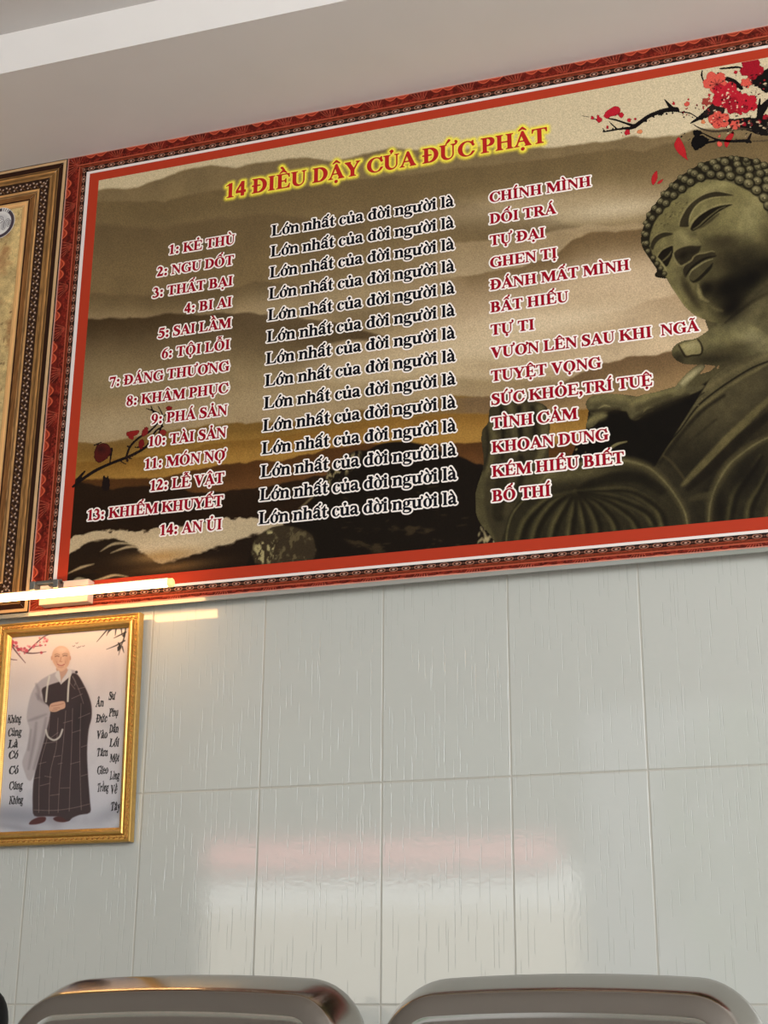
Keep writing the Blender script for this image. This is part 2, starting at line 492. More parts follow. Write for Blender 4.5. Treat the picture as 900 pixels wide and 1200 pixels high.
class Paint:
    """ink painter working on arrays of frame coordinates"""
    def __init__(s, X, Y, col):
        s.X, s.Y = X, Y
        s.C = np.zeros(X.shape+(3,)) + np.asarray(col, float)
        s.A = np.zeros(X.shape, bool)
        s.jag = 0
    def _box(s, pts, m):
        P = np.asarray(pts)
        ok = (s.X > P[:,0].min()-m) & (s.X < P[:,0].max()+m) & (s.Y > P[:,1].min()-m) & (s.Y < P[:,1].max()+m)
        r = np.where(ok.any(1))[0]; c = np.where(ok.any(0))[0]
        if not len(r) or not len(c): return None
        return slice(r[0], r[-1]+1), slice(c[0], c[-1]+1)
    def _mix(s, sl, a, col):
        a = a[..., None]
        s.C[sl] = s.C[sl]*(1-a) + np.asarray(col, float)*a
    def fill(s, pts, col, soft=.8, alpha=1.0, sm=True, mask=False, n=5, jag=0, js=9):
        P = spline(pts, True, n) if sm else np.asarray(pts, float)
        sl = s._box(P, soft*2+1)
        if sl is None: return
        d = sd_poly(s.X[sl], s.Y[sl], P)
        if not jag and s.jag: jag, js = s.jag, 3.5
        if jag: d = d+(vnoise(s.X[sl], s.Y[sl]*2.2, js, 61, 4)-.5)*2*jag
        s._mix(sl, np.clip(.5-d/(2*soft), 0, 1)*alpha, col)
        if mask: s.A[sl] |= d < .3
    def stroke(s, pts, w, col, soft=.7, alpha=1.0, sm=True, mask=False):
        P = spline(pts, False, 5) if sm else np.asarray(pts, float)
        sl = s._box(P, np.max(w)+soft*2+1)
        if sl is None: return
        d = sd_stroke(s.X[sl], s.Y[sl], P, w)
        s._mix(sl, np.clip(.5-d/(2*soft), 0, 1)*alpha, col)
        if mask: s.A[sl] |= d < .3
    def blob(s, c, r, col, alpha=1.0, ang=0.0):
        rx, ry = r if np.ndim(r) else (r, r)
        sl = s._box([(c[0], c[1])], max(rx, ry)*2.2)
        if sl is None: return
        dx, dy = s.X[sl]-c[0], s.Y[sl]-c[1]
        ca, sa = math.cos(ang), math.sin(ang)
        q = ((dx*ca+dy*sa)/rx)**2 + ((-dx*sa+dy*ca)/ry)**2
        s._mix(sl, np.exp(-q)*alpha, col)
    def dot(s, c, r, col, soft=.6, alpha=1.0, ang=0.0, mask=False):
        rx, ry = r if np.ndim(r) else (r, r)
        n = 14; ca, sa = math.cos(ang), math.sin(ang)
        s.fill([(c[0]+rx*math.cos(t)*ca-ry*math.sin(t)*sa, c[1]+rx*math.cos(t)*sa+ry*math.sin(t)*ca) for t in np.linspace(0, 2*math.pi, n, endpoint=False)], col, soft, alpha, sm=False, mask=mask)
    def tex(s, scale, amp, seed=1):
        nz = vnoise(s.X, s.Y, scale, seed, 4)-.5
        s.C *= (1+amp*2*nz)[..., None]
    def keep(s, m):
        """texture etc. limited to mask m is done by the caller"""

def frame_xy(U, V, origin, ax_u, ax_v):
    uu, vv = np.meshgrid(U, V)
    P = np.asarray(origin) + uu[...,None]*np.asarray(ax_u) + vv[...,None]*np.asarray(ax_v)
    return proj(P)

# ================================================================ SETTING
W_TILE, H_TILE = 0.2495, 0.3972
TX0, TZ0 = -1.1474, CAM_Z + 0.4487
ZT = CAM_Z + 1.9348          # underside of the beam
ZB = CAM_Z + 0.8340          # lower edge of the banner
ZC = CAM_Z + 2.036           # ceiling
BEAM = 0.366
XL, XR, YF = -5.2, 3.4, -7.0

def mat_tiles():
    m = bpy.data.materials.new('glazed_wall_tiles')
    m.use_nodes = True
    nt = m.node_tree; N = nt.nodes; L = nt.links
    b = N['Principled BSDF']
    tc = N.new('ShaderNodeTexCoord')
    sep = N.new('ShaderNodeSeparateXYZ'); L.new(tc.outputs['Object'], sep.inputs[0])
    def math_(op, a, c=None, d=None):
        n = N.new('ShaderNodeMath'); n.operation = op
        for i, q in enumerate((a, c, d)):
            if q is None: continue
            if isinstance(q, (int, float)): n.inputs[i].default_value = q
            else: L.new(q, n.inputs[i])
        return n.outputs[0]
    x, z = sep.outputs['X'], sep.outputs['Z']
    def edge(v, o, w):
        f = math_('FRACT', math_('DIVIDE', math_('SUBTRACT', v, o - 40*w), w))
        return math_('MULTIPLY', math_('MINIMUM', f, math_('SUBTRACT', 1.0, f)), w)
    e = math_('MINIMUM', edge(x, TX0, W_TILE), edge(z, TZ0, H_TILE))
    def step(v, lo, hi):
        n = N.new('ShaderNodeMapRange'); n.interpolation_type = 'SMOOTHSTEP'
        L.new(v, n.inputs[0]); n.inputs[1].default_value = lo; n.inputs[2].default_value = hi
        return n.outputs[0]
    tile = step(e, 0.0010, 0.0026)                    # 0 in the grout, 1 on the tile
    # short vertical grooves pressed into the glaze
    def grooves(pitch, seedo, length, dens, halfw):
        xi = math_('DIVIDE', math_('ADD', x, 10+seedo), pitch)
        col = math_('FLOOR', xi)
        fx = math_('SUBTRACT', math_('FRACT', xi), 0.5)
        wn_ = N.new('ShaderNodeTexWhiteNoise'); wn_.noise_dimensions = '1D'; L.new(col, wn_.inputs['W'])
        zz = math_('DIVIDE', math_('ADD', z, math_('MULTIPLY', wn_.outputs['Value'], 7.0)), length)
        cell = math_('FLOOR', zz); fz = math_('FRACT', zz)
        cv = N.new('ShaderNodeCombineXYZ'); L.new(col, cv.inputs[0]); L.new(cell, cv.inputs[1])
        w2 = N.new('ShaderNodeTexWhiteNoise'); w2.noise_dimensions = '2D'; L.new(cv.outputs[0], w2.inputs['Vector'])
        on = math_('LESS_THAN', w2.outputs['Value'], dens)
        jit = math_('MULTIPLY', math_('SUBTRACT', w2.outputs['Value'], dens*.5), .8/dens*.5)
        dx = math_('MULTIPLY', math_('ABSOLUTE', math_('SUBTRACT', fx, jit)), pitch)
        ln = step(dx, halfw*1.6, halfw*.4)
        ends = math_('MULTIPLY', step(fz, 0.05, .12), step(fz, .95, .8))
        return math_('MULTIPLY', math_('MULTIPLY', ln, ends), on)
    g = math_('MAXIMUM', grooves(0.0135, 0.0, 0.055, .42, .00045), grooves(0.021, 3.3, 0.09, .3, .0004))
    nz = N.new('ShaderNodeTexNoise'); nz.inputs['Scale'].default_value = 130; nz.inputs['Detail'].default_value = 2
    L.new(tc.outputs['Object'], nz.inputs['Vector'])
    nb = N.new('ShaderNodeTexNoise'); nb.inputs['Scale'].default_value = 14; nb.inputs['Detail'].default_value = 2
    L.new(tc.outputs['Object'], nb.inputs['Vector'])
    h = math_('ADD', math_('MULTIPLY', tile, 1.0), math_('MULTIPLY', nz.outputs['Fac'], 0.10))
    h = math_('ADD', h, math_('MULTIPLY', nb.outputs['Fac'], .12))
    h = math_('SUBTRACT', h, math_('MULTIPLY', g, .5))
    bp = N.new('ShaderNodeBump'); bp.inputs['Strength'].default_value = .55; bp.inputs['Distance'].default_value = .0012
    L.new(h, bp.inputs['Height']); L.new(bp.outputs['Normal'], b.inputs['Normal'])
    mx = N.new('ShaderNodeMix'); mx.data_type = 'RGBA'
    mx.inputs[6].default_value = rgba(172, 169, 158); mx.inputs[7].default_value = rgba(183, 184, 177)
    L.new(tile, mx.inputs[0])
    mg = N.new('ShaderNodeMix'); mg.data_type = 'RGBA'
    L.new(math_('MULTIPLY', g, .22), mg.inputs[0]); L.new(mx.outputs[2], mg.inputs[6]); mg.inputs[7].default_value = rgba(120, 120, 112)
    L.new(mg.outputs[2], b.inputs['Base Color'])
    ro = N.new('ShaderNodeMapRange'); L.new(tile, ro.inputs[0]); ro.inputs[3].default_value = .6; ro.inputs[4].default_value = .055
    L.new(ro.outputs[0], b.inputs['Roughness'])
    b.inputs['IOR'].default_value = 1.55
    return m

M_TILE = mat_tiles()
M_PLASTER = mat_plain('painted_plaster', rgba(212, 207, 203), .75, noise=.03, nscale=9, bump=.12)
M_BEAM = mat_plain('beam_plaster', rgba(232, 228, 224), .75, noise=.03, nscale=9, bump=.12)
M_FLOOR = mat_plain('floor_tiles', rgba(170, 164, 160), .35, noise=.08, nscale=5)

def structure(name, mb, mat, label=None):
    o = mb.build(name, mat)
    o['kind'] = 'structure'
    if label: o['label'] = label
    return o
structure('wall_back', MB().box(XL, XR, 0.0, .12, 0, ZB + .02), M_TILE, 'white glazed tile wall with thin grout lines')
structure('wall_upper', MB().box(XL, XR, 0.0, .12, ZB + .02, ZC), M_PLASTER, 'plastered upper wall behind the banners')
structure('trim_1', MB().box(XL, XR, -BEAM, 0.0, ZT, ZC + .15), M_BEAM, 'painted beam running above the banners')
structure('ceiling', MB().box(XL, XR, YF, -BEAM, ZC, ZC + .15), M_PLASTER, 'painted ceiling')
structure('floor', MB().box(XL, XR + 6, YF, .12, -.1, 0), M_FLOOR, 'floor')
structure('ground', MB().box(XL - 6, XR + 6, YF - 9, YF, -.1, 0), mat_plain('street_asphalt', rgba(104, 102, 100), .9, noise=.1, nscale=20), 'street outside the shop')
structure('wall_left', MB().box(XL - .12, XL, YF, .12, 0, ZC + .15), M_PLASTER, 'plastered side wall')

# the open shop front behind the viewer: a pier, and the house over the street with its red canopy
structure('wall_front', MB().box(XL, -4.57, YF - .12, YF, 0, ZC + .15), M_PLASTER, 'plastered pier of the open shop front')
M_STREET = mat_plain('street_house_wall', rgba(200, 190, 172), .8, noise=.05, nscale=2)
M_CANOPY = mat_plain('red_canopy_cloth', rgba(216, 140, 136), .7)
M_WHITE = mat_plain('white_sheet_metal', rgba(235, 235, 230), .5)
M_DARKROOF = mat_plain('dark_roof', rgba(70, 72, 66), .8)
M_LEAF = mat_plain('tree_leaves', rgba(70, 110, 55), .6, noise=.4, nscale=6)
M_BARK = mat_plain('tree_bark', rgba(80, 66, 52), .8)

# ================================================================ BANNER WITH THE FOURTEEN LINES
YB = -0.030                                     # face of the banner
BX0, BX1 = -1.6735, 0.42
BZ0, BZ1 = ZB, ZT
dz = CAM_Z
banner = empty('wall_banner', (-0.63, YB, (BZ0+BZ1)/2),
    'large red-bordered wall banner with fourteen lines of text and a stone statue', 'banner')
M_BOARD = mat_plain('banner_board_edge', rgba(204, 200, 190), .7)
MB().box(BX0, BX1, YB + .0006, -.0005, BZ0, BZ1).build('backing_board', M_BOARD, banner)
M_INK = mat_print('printed_vinyl', .6, .06, .19, 420)
M_INKF = mat_print('printed_frame_vinyl', .6, .08, .05, 900)
M_REDBAND = mat_plain('red_printed_band', rgba(172, 55, 32), .55, spec=.1, noise=.03, nscale=60)
M_WHITEBAND = mat_plain('white_printed_band', rgba(226, 214, 208), .5, spec=.25)

# outlines of the nested borders (left, bottom, top); they run out past the right edge
PL, PB_, PT_ = -1.5875, CAM_Z + .8910, CAM_Z + 1.8597        # picture
RL, RB, RT_ = -1.6125, CAM_Z + .8670, CAM_Z + 1.8822         # red band outside
WL, WB, WT = -1.6212, CAM_Z + .8612, CAM_Z + 1.8888          # white band outside
def border_band(name, o, i, xr_o, xr_i, Y, mat):
    (l0, b0, t0), (l1, b1, t1) = o, i
    v = [(l0,Y,b0),(xr_o,Y,b0),(xr_o,Y,t0),(l0,Y,t0),(l1,Y,b1),(xr_i,Y,b1),(xr_i,Y,t1),(l1,Y,t1)]
    f = [(0,1,5,4),(1,2,6,5),(2,3,7,6),(3,0,4,7)]
    MB().add(v, f).build(name, mat, banner)
PR, RR, WR = 0.335, 0.36, 0.369
border_band('red_border', (RL, RB, RT_), (PL, PB_, PT_), RR, PR, YB - .0002, M_REDBAND)
border_band('white_border', (WL, WB, WT), (RL, RB, RT_), WR, RR, YB - .0002, M_WHITEBAND)

def carved_ink(s, t, w, t_car, t_br, seed=0):
    """printed carved wood: s metres along the edge, t metres from the outer edge, w full width"""
    C = np.zeros(s.shape+(3,))
    n1 = vnoise(s*1000, t*1000, 9, 3+seed, 3); n2 = vnoise(s*1000, t*1000, 3.2, 5+seed, 2)
    base = np.array([92, 26, 18])
    C += base*(0.55+.9*n1)[...,None]
    # leaf sprays and orange scrolls in turn
    per = .105
    ph = (s/per) % 1.0
    u = t/max(t_car, 1e-6)
    def mix(a, col):
        nonlocal C
        a = np.clip(a, 0, 1)[...,None]
        C = C*(1-a)+np.asarray(col, float)*a
    # spray: fan of thin light strokes
    for k in range(6):
        c0 = .08+.05*k
        line = np.abs((ph-c0)*per*1000 - (u-.5)*t_car*1000*(1.0-.28*k))
        mix((1.2-line)*(u > .12)*(u < .92)*(.35+.6*n2), [214, 112, 82])
    # scrolls along the outer side
    arc = (np.abs(np.sin((ph-.45)*math.pi*4))*.34+.06)
    sc = (ph > .45)*(ph < .97)
    mix((1-np.abs(u-arc)*9)*sc*1.2, [206, 92, 60])
    mix(((arc-u)*6)*sc*.75, [168, 62, 40])
    mix((u > .62)*(n2 > .56)*.6, [150, 52, 36])
    # brown stepped band
    b = (t > t_car)*(t <= t_br)
    q = (t-t_car)/max(t_br-t_car, 1e-6)
    C[b] = (np.array([122, 50, 30])*(.75+.5*n2)[...,None])[b]
    mix(b*(np.abs(q-.12) < .10)*.9, [186, 92, 66])
    mix(b*(np.abs(q-.55) < .13)*(n2 > .42)*.8, [84, 34, 20])
    # bead band
    b = t > t_br
    C[b] = [28, 16, 12]
    q = (t-t_br)/(w-t_br)
    bp = .0256
    bx = ((s/bp) % 1.0-.5)*bp
    by = (q-.42)*(w-t_br)
    ring = np.sqrt((bx/.0082)**2+(by/(.36*(w-t_br)))**2)
    mix(b*(1.15-np.abs(ring-1)*4.0)*.95, [178, 120, 96])
    core = np.sqrt((bx/.0036)**2+(by/(.19*(w-t_br)))**2)
    mix(b*(1.6-core*1.3), [206, 158, 138])
    link = np.sqrt(((np.abs(bx)-bp/2)/.0022)**2+(by/(.22*(w-t_br)))**2)
    mix(b*(1.3-link)*.7, [136, 88, 70])
    # thin light line on the very edge
    mix((t < .0022)*.8, [214, 150, 130])
    return C

YF0 = YB - .0003
def mitred(name, U, V, to_st, keep, seed):
    uu, vv = np.meshgrid(U, V)
    s_, t_, w, tc_, tb_ = to_st(uu, vv)
    rgb = carved_ink(s_, t_, w, tc_, tb_, seed)
    ink_grid(name, U, V, (0, YF0, 0), (1,0,0), (0,0,1), rgb, keep(uu, vv), M_INKF, banner)
fl = WL-BX0; ft = BZ1-WT; fb = WB-BZ0
st_ = .0013
# left side: narrow across x
mitred('printed_frame_side', np.linspace(BX0, WL, 50), np.arange(BZ0, BZ1+st_, st_).clip(BZ0, BZ1),
       lambda x, z: (z-BZ0, x-BX0, fl, .031, .041), lambda x, z: (x-BX0)/fl <= np.minimum((BZ1-z)/ft, (z-BZ0)/fb)+.03, 0)
mitred('printed_frame_top', np.arange(BX0, BX1, .0014), np.linspace(WT, BZ1, 42),
       lambda x, z: (x-BX0, BZ1-z, ft, .0225, .0335), lambda x, z: (x-BX0)/fl >= (BZ1-z)/ft-.03, 2)
mitred('printed_frame_bottom', np.arange(BX0, BX1, .0014), np.linspace(BZ0, WB, 30),
       lambda x, z: (x-BX0, z-BZ0+.0, fb, .0085, .0175), lambda x, z: (x-BX0)/fl >= (z-BZ0)/fb-.03, 4)
MB().add([(WR,YF0,BZ0),(BX1,YF0,BZ0),(BX1,YF0,BZ1),(WR,YF0,BZ1)], [(0,1,2,3)]).build('printed_frame_side', mat_plain('dark_red_printed_wood', rgba(110, 40, 26), .5, noise=.4, nscale=60), banner)

# ---------------------------------------------------------------- the printed landscape
def vA(p): return [(740+x*160/873., 180+y*220/1200.) for x, y in p]
def vC(p): return [(530+x*220/900., 380+y*260/1064.) for x, y in p]
def vD(p): return [(690+x*210/900., 370+y*250/1071.) for x, y in p]
def vE(p): return [(680+x*220/900., 60+y*200/818.) for x, y in p]
def vF(p): return [(80+x*250/900., 440+y*250/900.) for x, y in p]
def vG(p): return [(290+x*300/900., 440+y*230/690.) for x, y in p]

XU = np.arange(PL, PR, .0021); XU[-1] = PR
ZU = np.linspace(PB_, PT_, 480)
X, Y = frame_xy(XU, ZU, (0, YB, 0), (1,0,0), (0,0,1))

# each range: ridge line (x, y), ink at the crest, ink further down, depth of the fade, softness of the crest
RANGES = [
 ([(60,224),(116,222),(160,220),(187,210),(213,200),(247,193),(277,196),(300,190),(329,188),(357,185),(389,189),(427,181),(459,174),(520,176),(580,172),(660,172),(713,165),(740,160),(767,161),(793,159),(812,152),(900,150),(1000,150)],(120,101,70),(124,105,72),30,1.4),
 ([(60,240),(116,236),(190,236),(250,222),(330,222),(400,212),(470,206),(540,196),(600,192),(660,184),(690,179),(713,176),(753,177),(790,167),(900,160),(1000,160)],(106,88,58),(128,108,74),70,1.6),
 ([(60,262),(116,262),(180,268),(240,258),(310,250),(380,258),(450,238),(520,236),(560,240),(1000,330)],(102,84,56),(116,96,64),60,3.0),
 ([(60,352),(107,344),(180,346),(240,342),(277,337),(300,330),(345,333),(380,350),(420,362),(470,352),(520,340),(560,334),(600,322),(660,318),(1000,330)],(100,82,54),(150,128,92),42,2.0),
 ([(470,300),(520,286),(580,280),(640,272),(687,264),(713,265),(745,262),(800,262),(1000,262)],(150,128,94),(160,138,104),30,1.6),
 ([(480,330),(560,322),(610,312),(650,300),(664,287),(676,279),(695,272),(727,271),(758,268),(1000,268)],(108,86,56),(180,156,122),60,1.4),
 ([(60,374),(133,373),(167,373),(200,367),(233,368),(300,367),(340,372),(390,377),(440,391),(480,405),(540,420),(1000,470)],(66,50,30),(138,118,84),80,1.3),
 ([(340,412),(420,398),(480,396),(540,388),(560,380),(700,400),(1000,420)],(166,142,106),(178,156,122),40,2.0),
 ([(600,410),(640,392),(660,380),(690,372),(730,365),(760,352),(790,345),(1000,340)],(160,134,100),(190,166,132),55,1.8),
 ([(500,440),(545,420),(580,424),(610,433),(680,436),(740,420),(1000,380)],(166,142,108),(196,174,140),34,1.6),
 ([(60,470),(130,466),(200,462),(260,450),(330,446),(420,450),(500,440),(560,444),(1000,450)],(136,114,80),(156,133,98),30,4.0),
 ([(60,522),(90,519),(110,521),(140,515),(180,508),(233,500),(270,496),(300,494),(330,496),(380,488),(440,478),(500,468),(540,464),(590,466),(640,470),(1000,480)],(112,82,36),(150,114,54),34,1.1),
 ([(480,480),(520,470),(560,464),(600,466),(660,448),(700,428),(740,418),(800,412),(1000,400)],(106,82,54),(146,118,80),46,1.1),
 ([(60,545),(120,540),(190,534),(250,520),(310,512),(370,506),(430,494),(490,488),(545,484),(600,486),(700,478),(1000,480)],(126,90,38),(156,116,54),26,1.2),
 ([(60,562),(180,560),(214,556),(240,549),(267,543),(300,540),(330,540),(380,527),(430,520),(500,520),(560,518),(620,520),(1000,520)],(78,48,22),(104,68,36),40,1.0),
 ([(60,566),(90,563),(107,567),(133,573),(167,569),(200,572),(240,577),(300,572),(350,562),(400,556),(460,548),(1000,560)],(38,25,14),(34,22,12),60,1.0),
]
pt = Paint(X, Y, (196, 178, 142))
# paler sky to the right
k = np.clip((X-380)/420, 0, 1)
pt.C = pt.C*(1-k[...,None]*.6)+np.array([208, 192, 160])*k[...,None]*.6
jag = (vnoise(X, Y, 16, 7, 4)-.5)
for i, (rd, c0, c1, dep, soft) in enumerate(RANGES):
    rd = np.array(rd, float)
    yr = np.interp(X, rd[:,0], rd[:,1]) + jag*(5 if i < 11 else 6)
    d = Y-yr
    a = np.clip(.5+d/(2*soft), 0, 1)*(X > rd[0,0]-2)
    if rd[0,0] > 70: a = a*np.clip((X-rd[0,0])/70, 0, 1)
    f = np.clip(d/dep, 0, 1)
    f = f*f*(3-2*f)
    col = np.asarray(c0)*(1-f[...,None])+np.asarray(c1)*f[...,None]
    tex = 1+(vnoise(X, Y, 26, 20+i, 4)-.5)*.14
    pt.C = pt.C*(1-a[...,None])+col*tex[...,None]*a[...,None]
# pale light between the far ranges
for c, r, col, al in [((250,395),(240,26),(150,130,96),.20),((140,500),(60,16),(170,150,116),.6),((420,345),(120,22),(186,164,128),.55),
                      ((480,440),(150,28),(186,164,126),.6),((620,240),(140,16),(196,174,138),.55),((720,246),(90,14),(204,186,154),.75),
                      ((640,345),(150,26),(190,166,132),.5),((650,378),(110,16),(214,194,162),.75),((580,405),(90,14),(206,186,152),.6),((740,330),(70,24),(196,172,140),.6),((560,400),(90,18),(200,178,144),.6),
                      ((260,470),(150,18),(160,140,104),.5),((460,300),(90,18),(150,128,94),.45),((430,232),(120,16),(112,92,60),.5)]:
    pt.blob(c, r, col, al, -.12)
# low mist and the dark hills at the bottom left
pt.fill([(60,640),(87,627),(105,624),(120,620),(130,623),(140,620),(158,624),(173,622),(200,617),(232,612),(267,607),(300,608),(330,610),(330,700),(60,700)], (182,162,128), .8, sm=False, jag=5)
pt.blob((190,640),(60,9),(198,180,148),.6,-.15)
pt.fill([(60,660),(82,647),(92,641),(103,637),(118,634),(133,632),(146,636),(157,640),(172,652),(186,660),(210,668),(260,672),(260,720),(60,720)], (34,24,15), 1.0, sm=False, jag=4, js=14)
pt.blob((190,652),(40,7),(150,118,72),.8,-.1)
pt.fill([(160,668),(200,660),(225,652),(247,643),(262,640),(277,633),(300,627),(330,622),(360,616),(400,612),(700,600),(700,720),(160,720)], (32,22,14), 1.6, sm=False, jag=5, js=14)
pt.blob((205,664),(45,6),(110,82,46),.75,-.12)
for p in [[(118,646),(135,637),(160,638)],[(130,648),(150,641),(166,642)],[(80,672),(95,665),(110,661)],[(100,684),(120,678),(135,674),(150,676)],[(84,682),(92,678),(104,680)]]:
    pt.stroke(p, [.4,1.6,.4], (176,158,122), .8, .85)
# the dark rock mass in the middle
pt.fill(vG([(60,560),(150,520),(200,470),(250,400),(290,330),(330,290),(380,265),(420,262),(470,240),(540,232),(600,240),(650,262),(700,270),(760,290),(800,310),(850,330),(1000,500),(1000,760),(60,760)]), (24,18,12), 1.0)
for p, w in [([(180,470),(215,440),(245,415)],1.0)]:
    pt.stroke(vG(p), [w*.4,w,w*.4], (138,122,84), 1.2, .85)
# small pale boulder at the foot of the rocks, and scattered glints
pt.fill(vG([(18,610),(30,575),(60,548),(100,532),(150,530),(200,545),(232,570),(236,640),(180,665),(40,665)]), (54,44,30), 1.2)
r2 = random.Random(5)
def glints(poly, scale, thr, col, al, seed, sx=1.0, sy=1.0):
    P = spline(poly, True, 5)
    sl = pt._box(P, 2)
    d = sd_poly(pt.X[sl], pt.Y[sl], P)
    nz = vnoise(pt.X[sl]*sx, pt.Y[sl]*sy, scale, seed, 4)
    a_ = np.clip((nz-thr)*9, 0, 1)*np.clip(.5-d/5, 0, 1)*al
    pt._mix(sl, a_, col)
glints(vG([(20,610),(34,575),(60,552),(90,545),(104,580),(96,650),(40,662),(24,640)]), 5, .50, (164,152,106), .95, 81, 1.5, .8)
glints(vG([(96,540),(150,532),(200,548),(230,575),(232,636),(120,660),(96,600)]), 5, .55, (98,86,58), .8, 83, 1.2, .8)
glints(vG([(255,400),(280,345),(320,300),(360,280),(395,268),(390,300),(350,345),(300,380)]), 5, .50, (150,134,94), .9, 85, 1.3, .9)
glints(vG([(320,540),(420,500),(560,520),(700,560),(640,620),(420,620)]), 14, .60, (70,57,37), .6, 87, .7, 1.6)
for q in range(26):
    cx_, cy_ = r2.uniform(330, 760), r2.uniform(380, 610)
    pt.stroke(vG([(cx_,cy_),(cx_+r2.uniform(10,40),cy_+r2.uniform(-6,6))]), [.3,.8,.3], (74,60,38), .9, .5)
for q in range(22):
    cx_, cy_ = r2.uniform(130, 200), r2.uniform(945, 1040)
    pt.stroke(vC([(cx_,cy_),(cx_+r2.uniform(-12,16),cy_+r2.uniform(8,26))]), [.4,1.2,.4], (168,152,110), .8, .8)
# yellow halo printed around the heading
TX, TZ, TEM, TXS = -1.2660, CAM_Z + 1.7530, .0525, 1.0
zz0 = np.searchsorted(ZU, TZ-.03); zz1 = np.searchsorted(ZU, TZ+.08)
gx_, gz_ = np.meshgrid(XU, ZU[zz0:zz1])
HEAD = '14 ĐIỀU DẬY CỦA ĐỨC PHẬT'
TXS = .7320/(text_width(HEAD)*TEM/1000)
dh = sd_text(gx_, gz_, HEAD, TX, TZ, TEM, TXS)
al = np.clip(1-(dh-.0035)/.0085, 0, 1)**1.6
pt.C[zz0:zz1] = pt.C[zz0:zz1]*(1-al[...,None])+np.array([240,222,70])*al[...,None]
ink_grid('landscape_print', XU, ZU, (0, YB-.0002, 0), (1,0,0), (0,0,1), pt.C, None, M_INK, banner)
# ---------------------------------------------------------------- the printed stone statue
BU = np.arange(-.70, PR, .0013); BV = np.arange(PB_, CAM_Z+1.735, .0013)
X, Y = frame_xy(BU, BV, (0, YB, 0), (1,0,0), (0,0,1))
b = Paint(X, Y, (60, 54, 38))
OL, DK, BLK, LT, HI = (92,86,58), (44,38,25), (22,18,12), (122,115,80), (150,142,104)
# torso and robe behind everything
b.fill(vA([(470,1070),(520,1040),(600,960),(720,860),(873,740),(1000,700),(1400,800),(2400,1500),(2400,2600),(560,2600),(560,1300)]), (84,78,54), 1, sm=False, mask=True)
b.fill(vD([(240,760),(300,640),(420,430),(540,300),(700,250),(900,160),(1100,120),(2300,500),(2300,1150),(480,1150),(300,800),(300,700)]), (66,60,42), 1, sm=False, mask=True)
b.blob(vD([(640,480)])[0], (70,26), (84,77,53), .8, -.7)
b.blob(vD([(480,690)])[0], (40,40), (30,26,17), .9)
b.blob(vD([(700,880)])[0], (60,30), (24,20,13), .95, -.9)
b.blob(vD([(860,560)])[0], (40,18), (44,38,25), .7, -.7)
b.blob(vD([(560,560)])[0], (60,20), (80,73,50), .5, -.8)
# long folds of the robe
for p, w, c in [([(470,850),(540,780),(640,680),(700,620),(780,540),(850,470),(930,400)],[2,4,5,6,5,4,3],(96,88,58)),
                ([(500,870),(580,800),(680,700),(760,620),(830,560),(930,480)],[3,5,6,6,5,4],(34,29,19)),
                ([(350,720),(400,640),(480,540),(560,460),(640,400),(740,330),(900,240)],[2,2.4,2.4,2,2,2,1.6],(100,92,62)),
                ([(360,735),(420,655),(500,550),(580,470),(680,400)],[2,2,2,2,1.6],(40,35,23)),
                ([(370,700),(420,740),(480,820)],[.8,1.2,.8],(78,70,46)),
                ([(420,690),(520,620),(640,520)],[1,1.4,1],(52,46,31))]:
    b.stroke(vD(p), w, c, 1.6, .9)
# patterned hem band
b.fill(vD([(268,735),(300,640),(360,540),(430,450),(520,380),(600,320),(700,250),(800,200),(900,168),(1000,150),(1000,215),(900,230),(820,262),(720,322),(620,392),(540,462),(460,572),(380,662),(322,745)]), (88,81,56), 1)
b.stroke(vD([(300,740),(340,650),(400,550),(470,460),(560,385),(650,325),(760,262),(900,200),(1000,185)]), [2,2,2.5,2.5,2,2,2,2], (104,96,66), 2, .8)
b.stroke(vD([(322,745),(380,662),(460,572),(540,462),(620,392),(720,322),(820,262),(900,230)]), 1.0, (30,26,17), .7, .9)
b.stroke(vD([(310,720),(350,650),(420,545),(500,450),(580,385)]), .6, (40,35,23), .6, .8)
r3 = random.Random(8)
for q in range(60):
    t = r3.random(); cx_ = 330+250*t+r3.uniform(-25,25); cy_ = 640-270*t+r3.uniform(-25,25)
    b.dot(vD([(cx_,cy_)])[0], r3.uniform(.5,1.1), r3.choice([(116,108,74),(58,51,34)]), .5, .7)
b.fill(vD([(150,520),(300,440),(560,320),(660,235),(600,330),(330,760),(230,770)]), BLK, 1, sm=False, mask=True)
# dark hollow of the palm
b.fill(vD([(-15,566),(0,470),(190,440),(240,525),(420,430),(560,370),(500,400),(430,450),(360,540),(300,640),(270,735),(240,755),(100,760),(-99,730),(-57,630)]), BLK, 1.5, sm=False, mask=True)
